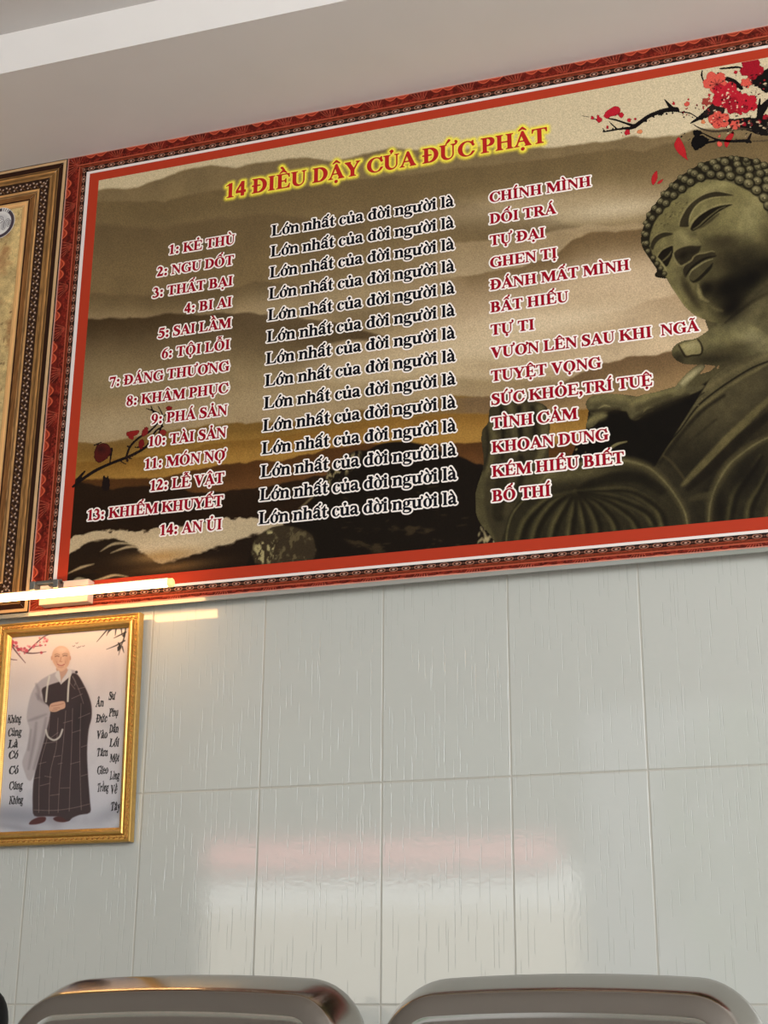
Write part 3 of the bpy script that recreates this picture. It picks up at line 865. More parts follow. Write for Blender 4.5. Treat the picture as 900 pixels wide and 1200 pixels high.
# upright hand and forearm at the left
b.fill(vC([(130,950),(108,880),(108,830),(122,770),(145,700),(150,640),(140,560),(145,505),(172,470),(178,410),(205,370),(232,335),(262,322),(290,325),(310,380),(330,382),(360,360),(385,375),(402,372),(440,385),(462,420),(468,520),(462,600),(470,660),(520,700),(480,760),(420,800),(340,880),(290,940),(262,1060),(215,1060),(180,1010)]), (64,58,40), 1, mask=True)
for p, w, c, a in [([(190,480),(200,560),(190,640),(160,720)],[3,4,4,3],(96,89,60),.8),([(262,345),(285,420),(300,520),(300,620)],[3,4,4,3],(92,85,58),.8),
                   ([(420,400),(440,480),(440,580),(400,680)],[4,5,5,3],(98,91,62),.8),([(345,390),(350,470),(360,560)],[2,3,2],(84,77,53),.8),
                   ([(235,400),(245,500),(240,640)],[1.5,2,1.5],(28,24,16),.9),([(320,400),(325,500),(330,600)],[1.6,2.2,1.6],(28,24,16),.9),
                   ([(385,400),(395,480),(395,600)],[1.4,1.8,1.4],(32,27,18),.9),([(165,500),(172,600),(150,700)],[1,1.2,1],(36,31,21),.8),
                   ([(150,720),(128,800),(125,880),(150,960),(190,1030)],[4,7,8,6,4],(88,82,55),.7),([(240,720),(230,820),(220,920)],[6,9,6],(40,35,23),.7),
                   ([(300,700),(300,800),(260,900)],[5,7,5],(74,67,46),.6),([(330,640),(330,740),(290,840)],[3,4,3],(34,29,19),.8)]:
    b.stroke(vC(p), w, c, 2.2, a)
# rock glints between hand and palm
for q in range(30):
    cx_, cy_ = r3.uniform(470, 640), r3.uniform(490, 640)
    b.dot(vC([(cx_,cy_)])[0], (r3.uniform(.8,2.4),r3.uniform(.6,1.4)), r3.choice([(150,140,98),(96,88,60),(30,26,17)]), .7, .9, r3.uniform(-1,1))
# curled fingers
def finger(v, poly, light, tip):
    b.fill(v(poly), (84,78,54), 1, mask=True)
    b.stroke(v(light), [3,5,5,3], (116,109,74), 3, .8)
    if tip: b.stroke(v(tip), [.5,1,.5], (130,122,86), .7, .8)
finger(vC, [(640,382),(662,348),(720,335),(800,335),(880,345),(960,360),(960,420),(850,420),(780,412),(740,425),(700,436),(660,426)], [(670,362),(730,350),(800,350),(860,365)], [(700,405),(730,390),(755,395)])
b.stroke(vC([(660,420),(720,418),(800,410)]), [2,3,2], (40,34,22), 2, .7)
finger(vC, [(640,492),(650,462),(690,437),(735,434),(742,440),(708,455),(690,480),(660,500)], [(655,470),(680,450),(710,442),(730,437)], None)
finger(vD, [(190,470),(205,430),(260,400),(340,382),(430,357),(520,345),(580,350),(560,375),(500,402),(420,432),(330,472),(275,502),(240,525),(208,515)], [(215,440),(280,412),(370,392),(470,368)], [(272,490),(290,466),(320,460)])
b.stroke(vD([(230,520),(300,485),(400,440),(500,402)]), [2,4,4,2], (38,33,21), 2.2, .75)
b.stroke(vD([(250,470),(330,430),(420,400)]), [3,4,2], (70,64,43), 2, .6)
b.stroke(vD([(110,665),(140,645),(190,632)]), [1.6,1.4,.5], (140,132,94), .7, .9)
b.stroke(vC([(770,590),(800,572),(838,565)]), [1.2,1.4,.4], (110,102,70), .7, .8)
# index finger behind the thumb
b.fill(vD([(430,365),(470,310),(520,265),(560,240),(582,248),(580,268),(540,310),(500,345),(450,372)]), (112,106,76), 1, mask=True)
b.stroke(vD([(470,340),(520,295),(568,255)]), [2,3,2], (150,142,108), 1.5, .9)
b.fill(vD([(500,345),(580,268),(640,240),(700,235),(620,310),(560,350)]), (80,74,50), 1.4)
# thumb
b.fill(vD([(416,190),(426,155),(470,128),(540,112),(620,62),(680,37),(760,30),(840,58),(920,110),(1000,140),(1000,165),(900,178),(800,202),(700,236),(640,252),(580,246),(520,246),(470,241),(432,218)]), (98,92,63), 1, mask=True)
b.blob(vD([(820,110)])[0], (26,12), (142,135,100), .9, .5)
b.blob(vD([(700,90)])[0], (30,8), (112,106,74), .8, -.3)
b.blob(vD([(640,215)])[0], (34,9), (40,35,23), .9, -.1)
b.blob(vD([(720,170)])[0], (30,8), (64,58,39), .7, -.25)
b.blob(vD([(450,215)])[0], (10,8), (40,35,23), .8)
b.fill(vD([(455,147),(500,132),(550,121),(566,140),(568,165),(560,192),(520,198),(490,204),(470,178)]), (128,120,84), .8)
b.blob(vD([(520,150)])[0], (9,5), (158,150,112), .7)
b.stroke(vD([(452,148),(470,180),(488,205),(520,200),(562,194),(570,165),(560,135),(548,121)]), [.8,1.2,1.4,1,1,1.2,1,.8], (38,32,20), .6, .9)
# lotus folds of the knees
def knee(v, outline, fan, ribs, rim):
    b.fill(v(outline), (50,45,30), 1, mask=True)
    b.stroke(v(rim), [3,5,5,4,2.4], (88,81,54), 3, .85)
    b.stroke(v(rim), [.6,1,1,.8,.6], (116,108,74), .9, .8)
    for k, rb in enumerate(ribs):
        b.stroke(v(rb), [.6,2.6,4.2,4.6], (88,82,53), 2.4, .8)
        off = [(x+14, y+6) for x, y in rb]
        b.stroke(v(off), [.6,2,3,3], (26,22,14), 1.8, .8)
cx_, cy_ = 590, 800
ribs = []
for ex, ey, bx_, by_ in [(320,1030,440,850),(385,1040,480,860),(470,1045,530,880),(560,1045,575,900),(640,1040,620,900),(700,1020,660,880),(790,1000,700,860),(890,985,750,850),(960,950,800,840),(1010,960,850,800)]:
    ribs.append([(cx_,cy_),((cx_+bx_)/2,(cy_+by_)/2-6),(bx_,by_),((bx_+ex)/2+(bx_-cx_)*.18,(by_+ey)/2),(ex,ey)])
knee(vC, [(245,1060),(255,980),(280,905),(325,845),(400,790),(450,725),(540,690),(640,664),(760,650),(860,655),(960,690),(1040,770),(1110,880),(1130,960),(1120,1060),(700,1080),(400,1080)], None, ribs,
     [(405,785),(455,725),(540,690),(650,664),(780,652),(880,665),(960,700),(1040,780),(1110,890),(1130,980)])
b.blob(vC([(580,720)])[0], (46,9), (98,91,61), .8, -.12)
b.blob(vC([(600,830)])[0], (20,12), (26,22,14), .7)
b.stroke(vC([(600,790),(680,760),(780,735),(900,740),(1000,800)]), [1,5,6,6,5], (32,28,18), 2.4, .8)
b.stroke(vC([(258,1050),(268,970),(295,900),(345,840)]), [.8,1.2,1.2,.8], (96,90,60), .8, .8)
b.fill(vD([(512,910),(620,888),(612,925),(606,1000),(560,1010),(540,960)]), (48,43,29), 1, mask=True)
b.stroke(vD([(515,920),(560,908),(618,895)]), [3,4,3], (70,64,43), 2, .8)
ribs = [[(860,700),(800,790),(730,900),(700,1040)],[(900,760),(860,850),(810,950),(800,1040)],[(960,780),(930,880),(900,1000),(890,1060)],[(1060,760),(1050,900),(1010,1060)]]
knee(vD, [(600,1080),(605,1000),(612,930),(640,850),(700,752),(770,690),(840,642),(920,600),(1050,560),(1300,560),(1600,700),(1700,1150),(600,1150)], None, [[p[0],p[1],p[-2],p[-1]] for p in ribs],
     [(602,1030),(612,940),(642,850),(702,752),(772,690),(842,642),(930,598)])
b.blob(vD([(800,800)])[0], (26,16), (24,20,13), .8, -.9)
b.blob(vD([(660,980)])[0], (8,26), (26,22,14), .8)
# neck and shoulder
b.stroke(vA([(560,1090),(620,1040),(720,945),(800,870),(873,812),(960,770)]), [2,3,3,3,3,2], (120,112,78), 1.6, .8)
b.blob(vA([(760,1010)])[0], (26,12), (104,97,68), .7, -.6)
b.stroke(vA([(600,1080),(700,1000),(800,930),(900,880)]), [1,2,2,1], (60,54,36), 1.4, .7)
# head: hair, face
HAIR = [(215,800),(160,740),(120,680),(92,640),(66,590),(62,520),(82,450),(105,385),(148,325),(196,262),(248,200),(308,148),(378,104),(450,62),(530,36),(600,20),(690,18),(770,34),(840,54),(900,80),(1080,150),(1180,330),(1190,520),(1100,700),(900,780)]
FACE = [(222,795),(200,750),(160,690),(128,630),(116,585),(120,520),(148,440),(185,388),(235,330),(285,285),(345,238),(405,198),(475,168),(560,172),(640,188),(700,215),(765,250),(815,290),(850,345),(880,400),(960,520),(980,640),(940,740),(873,800),(760,900),(690,970),(600,1070),(560,1085),(480,1066),(440,1052),(395,1028),(340,978),(298,920),(258,860),(235,820)]
b.fill(vA(HAIR), (38,33,22), 1, mask=True)
b.fill(vA(FACE), (112,105,70), .8, mask=True)
def bA(x, y, rx, ry, c, a, ang=0): b.blob(vA([(x,y)])[0], (rx*.183, ry*.183), c, a, ang)
bA(520,215,210,45,(134,127,88),.9,-.25)
bA(760,420,110,150,(140,133,94),.85,.3)
bA(810,330,70,60,(134,126,88),.6)
bA(620,420,120,70,(116,109,74),.6)
bA(230,420,70,60,(98,91,60),.6,-.7)
bA(560,560,120,60,(84,78,52),.7,.1)
bA(590,560,110,42,(58,51,35),.75,-.1)
bA(640,680,170,90,(50,44,29),.9,.2)
bA(760,640,130,90,(44,39,26),.75,.2)
bA(900,560,80,140,(60,54,36),.7)
bA(620,860,170,120,(20,16,10),1.0,-.35)
bA(760,800,140,80,(18,15,10),.95,-.5)
bA(640,980,110,70,(18,14,9),.95,-.8)
bA(880,720,90,70,(26,22,14),.9,-.5)
bA(480,860,50,50,(24,20,13),.9)
bA(290,800,32,110,(116,109,75),.7,-.35)
bA(380,900,26,120,(48,42,28),.8,-.55)
bA(350,840,22,60,(56,50,33),.7,-.35)
bA(440,1020,70,16,(108,101,70),.7,.35)
bA(560,770,60,26,(78,72,48),.7,-.3)
bA(330,700,26,50,(70,64,42),.6,-.2)
b.stroke(vA([(425,840),(432,880),(448,920),(490,945)]), [1,2.6,2.4,.8], (124,116,80), 1.4, .85)
b.stroke(vA([(500,965),(540,995),(580,1005)]), [1,2.4,1], (90,83,56), 1.8, .8)
b.stroke(vA([(240,825),(300,920),(345,978),(400,1028),(445,1050)]), [.8,1.4,1.4,1.2,.8], (130,122,86), 1.0, .7)
# mottled forehead
for q in range(46):
    t = r3.random(); x_ = 150+220*t+r3.uniform(-22,40); y_ = 480-220*t+r3.uniform(-25,50)
    b.dot(vA([(x_,y_)])[0], (r3.uniform(.5,1.6),r3.uniform(.4,.9)), r3.choice([(70,64,42),(134,126,88),(60,54,35)]), .6, .55, -.7)
# eyebrows
BRR = [(306,465),(310,430),(325,395),(350,350),(385,312),(430,280),(480,256),(540,244),(600,252),(655,266),(600,272),(540,276),(490,286),(440,308),(405,340),(380,380),(368,420),(366,465),(335,470)]
b.fill(vA(BRR), (54,48,32), .7)
b.stroke(vA([(304,462),(310,425),(326,390),(352,346),(388,308),(432,276),(482,252),(542,240),(602,248),(655,264)]), [.5,.9,1,1,1,1,.9,.8,.7,.4], (128,120,84), .6, .9)
b.stroke(vA([(368,455),(372,420),(384,382),(410,342),(445,312),(495,290),(545,280),(600,276)]), [.5,.8,.8,.8,.7,.6,.5,.4], (138,130,92), .6, .8)
bA(470,350,60,26,(126,119,82),.8,-.55)
BRL = [(118,598),(124,570),(142,540),(170,518),(206,505),(240,505),(266,515),(240,526),(205,536),(172,556),(150,584),(138,615)]
b.fill(vA(BRL), (54,48,32), .7)
b.stroke(vA([(118,592),(126,562),(145,534),(172,514),(208,501),(242,501)]), .7, (124,116,80), .6, .8)
bA(210,575,40,20,(118,111,76),.8,-.5)
# eyes: half closed
EYR = [(378,482),(392,448),(412,422),(440,396),(480,370),(520,350),(565,336),(615,328),(646,325),(612,342),(575,362),(540,385),(500,418),(462,452),(425,478),(395,494)]
b.fill(vA(EYR), (30,25,16), .6)
b.stroke(vA([(372,470),(385,440),(408,412),(440,386),(480,360),(520,341),(565,327),(620,320),(648,322)]), [.5,.8,.9,.9,.9,.8,.8,.7,.4], (134,126,88), .6, .9)
b.stroke(vA([(395,485),(430,462),(470,425),(510,392),(560,356),(600,340)]), [.5,.8,.9,.8,.7,.5], (104,97,66), .7, .9)
b.stroke(vA([(410,484),(460,462),(510,424),(560,384)]), [.5,1.6,1.6,.6], (52,46,31), 1.1, .7)
EYL = [(168,664),(180,640),(200,618),(232,600),(264,590),(268,618),(262,650),(248,684),(226,722),(205,706),(186,682)]
b.fill(vA(EYL), (30,25,16), .6)
b.stroke(vA([(164,660),(178,634),(198,612),(230,595),(264,585)]), [.5,.8,.8,.8,.5], (126,118,82), .6, .9)
b.stroke(vA([(170,668),(195,700),(225,748)]), [.6,.9,.5], (140,132,96), .6, .9)
b.stroke(vA([(195,690),(215,675),(240,650),(255,625)]), [.4,1.0,1.0,.4], (96,89,60), .7, .9)
# nose
b.fill(vA([(268,540),(282,500),(320,488),(380,502),(410,530),(436,562),(446,588),(438,604),(400,598),(350,600),(300,616),(276,642),(266,600)]), (118,111,76), 1.0)
bA(340,545,46,34,(130,122,86),.8,.6)
bA(400,520,28,30,(84,77,52),.6,.6)
b.fill(vA([(272,645),(285,622),(318,604),(370,590),(420,592),(444,590),(436,622),(410,655),(372,684),(335,708),(318,716),(298,700),(280,674)]), (52,46,31), .9)
bA(330,650,34,20,(30,25,16),.9,-.5)
bA(400,625,26,12,(34,29,19),.8,-.4)
bA(300,690,12,16,(70,64,43),.7,.4)
bA(385,622,36,18,(48,42,28),.8,-.4)
b.stroke(vA([(266,640),(275,672),(294,704),(318,720),(345,706)]), [.6,1.1,1.3,1.1,.5], (128,120,84), .6, .85)
# lips
b.fill(vA([(330,742),(338,716),(358,702),(382,690),(396,664),(420,648),(450,642),(470,640),(500,630),(525,630),(546,650),(540,660),(500,668),(465,678),(430,700),(400,722),(376,742),(362,770),(348,792),(334,775)]), (56,50,34), .7)
b.stroke(vA([(350,775),(380,735),(430,695),(480,668),(540,655)]), [.4,1.4,1.6,1.2,.4], (26,22,14), .8, .9)
b.stroke(vA([(330,735),(342,712),(382,686),(398,660),(425,643),(470,635),(510,625),(530,628)]), [.4,.8,.8,.9,.8,.8,.7,.4], (122,114,80), .6, .85)
b.fill(vA([(366,768),(384,742),(420,716),(462,690),(505,676),(534,668),(520,694),(490,722),(455,756),(420,792),(392,812),(372,804)]), (76,70,47), .7)
b.stroke(vA([(368,780),(385,748),(425,718),(468,692),(520,674)]), [.4,.9,1,.9,.4], (134,126,90), .6, .9)
b.fill(vA([(374,806),(395,812),(425,792),(462,756),(500,718),(520,700),(510,735),(470,780),(430,815),(395,826)]), (26,22,14), 1.0, alpha=.9)
# snail curls: three rows following the hairline, more on the crown
def curl(x, y, r, ang=0.0):
    c = vA([(x,y)])[0]; r *= .183
    b.dot(c, (r*1.08, r*.98), (30,26,17), .6, .95, ang, mask=True)
    b.dot((c[0]-.1*r,c[1]-.12*r), (r*.82,r*.72), (92,86,60), .9, .95, ang)
    b.blob((c[0]-.25*r,c[1]-.35*r), (r*.5,r*.36), (146,138,104), .8, ang)
    b.stroke([(c[0]+r*.45*math.cos(t)*(1-t/9), c[1]+r*.38*math.sin(t)*(1-t/9)) for t in np.linspace(.3,5.6,8)], [.25,.45,.3], (46,40,27), .45, .8)
    b.dot((c[0]-.02*r,c[1]-.06*r), r*.18, (150,142,108), .5, .8)
row1 = [(212,770,16),(188,735,17),(165,705,18),(140,668,18),(108,625,19),(98,575,20),(95,520,21),(108,465,22),(135,415,23),(178,368,25),(222,320,26),(272,270,27),(325,228,28),(380,185,29),(445,155,30),(510,135,31),(572,142,32),(636,146,33),(695,172,36),(752,195,38),(803,237,36),(852,285,36),(880,335,36)]
row2 = [(80,575,16),(78,510,18),(92,445,19),(112,392,20),(148,350,22),(188,308,24),(232,262,26),(285,212,26),(342,168,28),(405,130,29),(475,100,30),(548,92,30),(622,104,31),(700,112,34),(756,148,32),(808,178,34),(868,222,36)]
row3 = [(205,258,20),(258,205,20),(315,155,22),(378,118,24),(448,78,26),(525,60,28),(600,56,32),(680,72,28),(760,102,28),(826,130,30),(870,172,30)]
row4 = [(672,38,26),(740,62,30),(812,88,30),(866,120,30),(560,42,18),(640,28,18),(735,42,20),(800,52,24),(850,76,26)]
ext = [(930,300,36),(960,350,36),(990,410,36),(930,240,34),(985,280,34),(1030,340,34),(930,180,32),(990,220,32),(1050,270,32),(930,130,30),(1000,160,30),(1060,210,30),(900,85,26),(960,110,28),(1020,130,26),(1080,180,26),(1060,420,34),(1110,350,32),(1120,270,30),(1010,480,34),(1090,500,34)]
for rw in (ext, row4, row3, row2, row1):
    for x_, y_, r_ in rw: curl(x_, y_, r_, -.5 if x_ < 400 else .1)
# stone grain
m = b.A
nz = 1+(vnoise(X, Y, 7, 33, 3)-.5)*.22+(vnoise(X, Y, 30, 35, 3)-.5)*.16
b.C *= nz[...,None]
b.C = 118*(np.clip(b.C, 1, 255)/118)**1.18
b.C *= np.array([.97, .96, .97])
ink_grid('statue_print', BU, BV, (0, YB-.0004, 0), (1,0,0), (0,0,1), b.C, m & (X < 1400), M_INK, banner)

# ---------------------------------------------------------------- printed plum blossom
def blossom_sheet(name, px0, py0, px1, py1, draw, step=.001):
    x0, z1 = onY(px0, py0, YB); x1, z0 = onY(px1, py1, YB)
    U = np.arange(x0, min(x1, PR), step); V = np.arange(max(z0, PB_), min(z1, PT_), step)
    X, Y = frame_xy(U, V, (0, YB, 0), (1,0,0), (0,0,1))
    p = Paint(X, Y, (20,16,14))
    draw(p)
    return ink_grid(name, U, V, (0, YB-.0006, 0), (1,0,0), (0,0,1), p.C, p.A, M_INK, banner)
RED, RED2, PINK, ORG, INKB = (176,30,44), (150,22,36), (206,84,70), (212,128,84), (20,16,15)
def petals(p, v, c, r, col, n=5, a0=0.0, sq=.8):
    for k in range(n):
        a = a0+2*math.pi*k/n
        q = v([(c[0]+r*.62*math.cos(a), c[1]+r*.62*math.sin(a)*sq)])[0]
        p.dot(q, (r*.5*.245, r*.46*.245), col, .5, 1, a, mask=True)
    p.dot(v([c])[0], r*.3*.245, col, .5, 1, mask=True)
def stamens(p, v, c, r, col=(60,14,20)):
    for k in range(9):
        a = 2*math.pi*k/9+.2
        p.stroke(v([c, (c[0]+r*math.cos(a), c[1]+r*.8*math.sin(a))]), [.3,.25], col, .35, .8)
        p.dot(v([(c[0]+r*math.cos(a), c[1]+r*.8*math.sin(a))])[0], .5, col, .35, .9)
def draw_top(p):
    rb = random.Random(3); p.jag = 1.3
    S = lambda pts, w, c=INKB: p.stroke(vE(pts), w, c, .5, 1, mask=True)
    # thin flowering branch at the left
    S([(260,362),(290,340),(330,312),(380,292),(420,282),(462,280)], [2.4,2.4,2.2,2.4,2.6,3.0])
    S([(405,232),(425,258),(445,278),(470,284)], [.6,2.0,2.6,1.6])
    S([(255,358),(215,345),(170,330),(130,322)], [2.0,1.2,1.1,.5]); S([(250,368),(200,372),(150,380),(108,388)], [1.8,1.2,1.0,.5])
    S([(175,372),(150,350),(140,338)], [1,.8,.4]); S([(10,310),(40,316)], [.3,.4]); S([(60,325),(100,328)], [.4,.5])
    for q in range(26):
        t = rb.random(); c = (270+190*t+rb.uniform(-10,10), 355-75*t**.7+rb.uniform(-14,12))
        p.dot(vE([c])[0], rb.uniform(.5,1.4), INKB, .4, 1, mask=True)
    for q in range(12): p.dot(vE([(rb.uniform(108,240), rb.uniform(360,392))])[0], rb.uniform(.4,.9), INKB, .4, 1, mask=True)
    p.fill(vE([(112,312),(122,292),(140,278),(165,264),(185,268),(192,290),(178,306),(150,312),(128,326)]), RED, .5, mask=True)
    for x_, y_, r_ in [(197,308,13),(92,330,15),(58,320,9),(235,332,11),(225,392,14),(265,325,6),(85,312,6),(130,366,7)]: p.dot(vE([(x_,y_)])[0], r_*.245, RED, .5, 1, mask=True)
    p.dot(vE([(286,386)])[0], (3.8,2.8), ORG, .5, 1, mask=True); p.dot(vE([(205,408)])[0], .9, ORG, .5, 1, mask=True)
    # heavy brush limbs at the right
    S([(530,345),(570,322),(610,300),(660,282)], [.8,2.2,4.5,8.0]); S([(470,292),(520,296),(550,312),(580,330)], [.5,.8,.8,.5])
    p.fill(vE([(588,300),(620,262),(660,252),(690,270),(676,300),(640,312),(606,312)]), (36,28,24), .8, mask=True)
    S([(660,105),(700,130),(740,150),(772,178)], [1.0,2.4,3.4,2.0]); S([(585,95),(582,115),(590,140),(604,158)], [.7,1.0,1.0,.5])
    S([(670,85),(720,80),(760,78),(800,95)], [.7,1.2,1.2,.8])
    p.fill(vE([(815,150),(845,112),(900,85),(980,66),(1030,84),(1070,118),(1020,150),(980,186),(930,180),(890,200),(860,180)]), (18,14,12), .6, mask=True)
    S([(850,318),(856,270),(862,230)], [1.2,1.6,1.0]); S([(862,310),(880,270),(905,240),(940,200)], [3.0,4.5,3,2])
    p.fill(vE([(700,330),(760,322),(820,318),(880,318),(980,306),(1040,322),(1100,352),(1030,384),(980,404),(905,405),(850,400),(800,378),(750,362),(710,350)]), (20,16,14), .8, mask=True)
    S([(540,350),(580,372),(640,385),(700,380),(760,372),(820,378)], [.4,1.0,1.2,1.4,1.4,.8], (70,58,44))
    S([(560,378),(610,405),(660,425),(720,432),(800,430),(816,436)], [.4,.9,1.2,1.5,1.8,1.6]); S([(800,436),(812,412),(820,395)], [1.8,1.6,.8])
    S([(560,462),(600,442),(660,428)], [.8,1.3,1.2]); S([(830,432),(880,430),(940,420)], [.6,.8,.5], (90,76,56))
    # small inky bird
    p.dot(vE([(561,392)])[0], (5.2,3.8), (14,11,10), .5, 1, mask=True)
    p.fill(vE([(530,440),(545,412),(575,402),(605,414),(618,428),(600,450),(575,468),(552,476),(540,460)]), (14,11,10), .6, mask=True)
    for c in [(500,398),(485,408),(522,424)]: p.dot(vE([c])[0], (1.6,.6), INKB, .4, 1, -.5, mask=True)
    # blossoms
    petals(p, vE, (648,150), 56, PINK, 5, .4); petals(p, vE, (702,215), 70, RED, 5, .1); petals(p, vE, (738,262), 44, RED2, 5, .9)
    petals(p, vE, (800,250), 50, RED, 5, .6); petals(p, vE, (822,85), 54, RED2, 5, .2); petals(p, vE, (666,330), 48, PINK, 5, .7, .7)
    petals(p, vE, (796,152), 26, PINK, 5, .1); petals(p, vE, (742,354), 24, PINK, 5, .3); petals(p, vE, (605,245), 22, (150,60,50), 5, .3)
    stamens(p, vE, (655,160), 32, (40,14,16)); stamens(p, vE, (660,326), 26, (110,20,26)); stamens(p, vE, (700,228), 18, (70,14,22)); stamens(p, vE, (788,268), 14, (70,14,22))
    for x_, y_, r_, c_ in [(448,252,9,RED),(512,254,13,PINK),(520,232,5,RED),(588,338,11,ORG),(745,102,9,RED),(668,446,13,PINK),(668,408,8,PINK),(590,275,6,RED),(888,316,14,RED2),(785,350,11,RED2),(858,338,9,RED2),(620,212,7,RED),(770,300,8,RED),(560,260,5,RED),(820,352,6,RED2)]:
        p.dot(vE([(x_,y_)])[0], r_*.245, c_, .5, 1, mask=True)
    for q in range(24): p.dot(vE([(rb.uniform(480,620), rb.uniform(262,320))])[0], rb.uniform(.4,1.0), rb.choice([INKB,INKB,RED]), .4, 1, mask=True)
    for q in range(110): p.dot(vE([(rb.uniform(610,850), rb.gauss(250,60))])[0], (rb.uniform(.3,1.5), rb.uniform(.3,.9)), rb.choice([INKB,INKB,(222,198,166),(222,198,166),RED2,(206,84,70)]), .4, 1, rb.uniform(0,3), mask=True)
    for q in range(60): p.dot(vE([(rb.uniform(690,905), rb.gauss(365,26))])[0], (rb.uniform(.4,2.4), rb.uniform(.3,.8)), rb.choice([INKB,INKB,(60,46,38),(196,172,138)]), .4, 1, rb.uniform(-.4,.4), mask=True)
    for q in range(40): p.dot(vE([(rb.uniform(820,905), rb.gauss(160,50))])[0], (rb.uniform(.4,2.0), rb.uniform(.3,.8)), rb.choice([INKB,INKB,(206,182,148),RED2]), .4, 1, rb.uniform(-.8,.8), mask=True)
blossom_sheet('plum_branch_print', 676, 50, 962, 185, draw_top)
PETALS = [[(450,455),(456,432),(472,412),(492,440),(506,475),(510,505),(518,524),(500,514),(470,490)],
          [(340,625),(344,600),(356,582),(368,574),(372,600),(366,622),(352,642),(346,640)],
          [(368,636),(378,622),(398,613),(392,628),(380,636)],
          [(690,440),(700,412),(718,396),(736,386),(734,410),(718,436),(704,462),(694,456)]]
for pq in PETALS:
    q = np.array(vE(pq)); lo, hi = q.min(0)-3, q.max(0)+3
    blossom_sheet('falling_petal_print', lo[0], lo[1], hi[0], hi[1], lambda p, pq=pq: p.fill(vE(pq), (172,34,38), .5, mask=True))
def draw_left(p):
    rb = random.Random(12); p.jag = .9
    S = lambda pts, w, c=(26,18,16): p.stroke(vF(pts), w, c, .5, 1, mask=True)
    S([(20,470),(60,438),(110,405),(160,380),(210,360),(250,345),(290,326),(330,300),(350,270)], [1.2,1.8,1.8,1.6,1.6,1.6,1.6,1.4,1.0])
    S([(245,345),(262,300),(300,262),(340,240),(380,200),(410,165)], [1.2,1.2,1.2,1.2,1.0,.6]); S([(350,290),(365,240),(400,215)], [1,1.2,.8])
    S([(330,140),(360,150),(385,160)], [.5,1.0,.5]); S([(350,130),(362,165)], [.6,1.2]); S([(184,310),(180,340),(176,372)], [1.4,1.0,.6])
    S([(110,295),(140,282)], [.7,.5]); S([(40,440),(70,405)], [2.0,1.0]); S([(225,365),(245,375)], [.8,.4]); S([(360,300),(400,190),(380,130)], [1,1,.5])
    p.fill(vF([(142,470),(146,440),(152,420),(160,432),(168,424),(176,450),(172,480),(150,486)]), (28,19,16), .6, mask=True)
    p.fill(vF([(110,340),(112,312),(128,292),(152,286),(172,294),(180,312),(172,340),(150,362),(128,368),(114,358)]), (76,26,20), 1.2, mask=True)
    p.blob(vF([(140,312)])[0], (5,4), (40,18,16), .8)
    p.fill(vF([(246,245),(262,234),(298,232),(296,246),(280,258),(272,270),(256,266)]), (128,30,28), .6, mask=True)
    p.fill(vF([(308,250),(314,230),(328,216),(338,224),(334,246),(318,258)]), (120,32,30), .6, mask=True)
    p.fill(vF([(296,290),(302,274),(318,270),(322,290),(312,308),(298,306)]), (104,24,24), .6, mask=True)
    p.fill(vF([(386,240),(396,228),(412,232),(416,244),(404,254),(390,252)]), (130,40,34), .6, mask=True)
    p.fill(vF([(412,138),(424,130),(440,134),(436,146),(420,148)]), (124,28,28), .6, mask=True)
    p.fill(vF([(284,96),(294,84),(300,96),(296,112),(286,112)]), (110,26,28), .6, mask=True)
    for q in range(16): p.dot(vF([(rb.uniform(245,300), rb.uniform(300,360))])[0], rb.uniform(.7,1.6), (40,26,20), .5, 1, mask=True)
blossom_sheet('leafy_twig_print', 82, 458, 210, 580, draw_left)

# ---------------------------------------------------------------- lettering
M_LRED = mat_plain('dark_red_ink', rgba(146, 8, 30), .6, spec=.06)
M_LHEAD = mat_plain('heading_red_ink', rgba(176, 26, 22), .5, spec=.25)
M_LBLK = mat_plain('black_ink', rgba(14, 13, 20), .6, spec=.06)
M_LWHT = mat_plain('white_ink', rgba(244, 234, 226), .6, spec=.06)
M_LYEL = mat_plain('yellow_ink', rgba(240, 222, 84), .5, spec=.25)
YT = YB - .0008
def letter_line(name, s, x0, z0, em, xs, mat, mato, out, grow=0.0, label=None, cell=.0008):
    w = text_width(s)*em/1000*xs
    U = np.arange(x0-.012, x0+w+.022, cell); V = np.arange(z0-.0165*em/.033, z0+.0345*em/.033, cell)
    gx, gz = np.meshgrid(U, V)
    D = sd_text(gx, gz, s, x0, z0, em, xs)
    o = sdf_mesh(name, D, U, V, grow, YT-.0004, mat, banner)
    sdf_mesh('letter_outline', D, U, V, out, YT, mato, o)
    if label: o['label'] = label
    return o
letter_line('heading_lettering', HEAD, TX, TZ, TEM, TXS, M_LHEAD, M_LYEL, .0030, .0007, 'red heading with a yellow glow', .001)
LEFT = ['1: KẺ THÙ','2: NGU DỐT','3: THẤT BẠI','4: BI AI','5: SAI LẦM','6: TỘI LỖI','7: ĐÁNG THƯƠNG','8: KHÂM PHỤC','9: PHÁ SẢN','10: TÀI SẢN','11: MÓN NỢ','12: LỄ VẬT','13: KHIẾM KHUYẾT','14: AN ỦI']
RIGHT = ['CHÍNH MÌNH','DỐI TRÁ','TỰ ĐẠI','GHEN TỊ','ĐÁNH MẤT MÌNH','BẤT HIẾU','TỰ TI','VƯƠN LÊN SAU KHI  NGÃ','TUYỆT VỌNG','SỨC KHỎE,TRÍ TUỆ','TÌNH CẢM','KHOAN DUNG','KÉM HIỂU BIẾT','BỐ THÍ']
MID = 'Lớn nhất của đời người là'
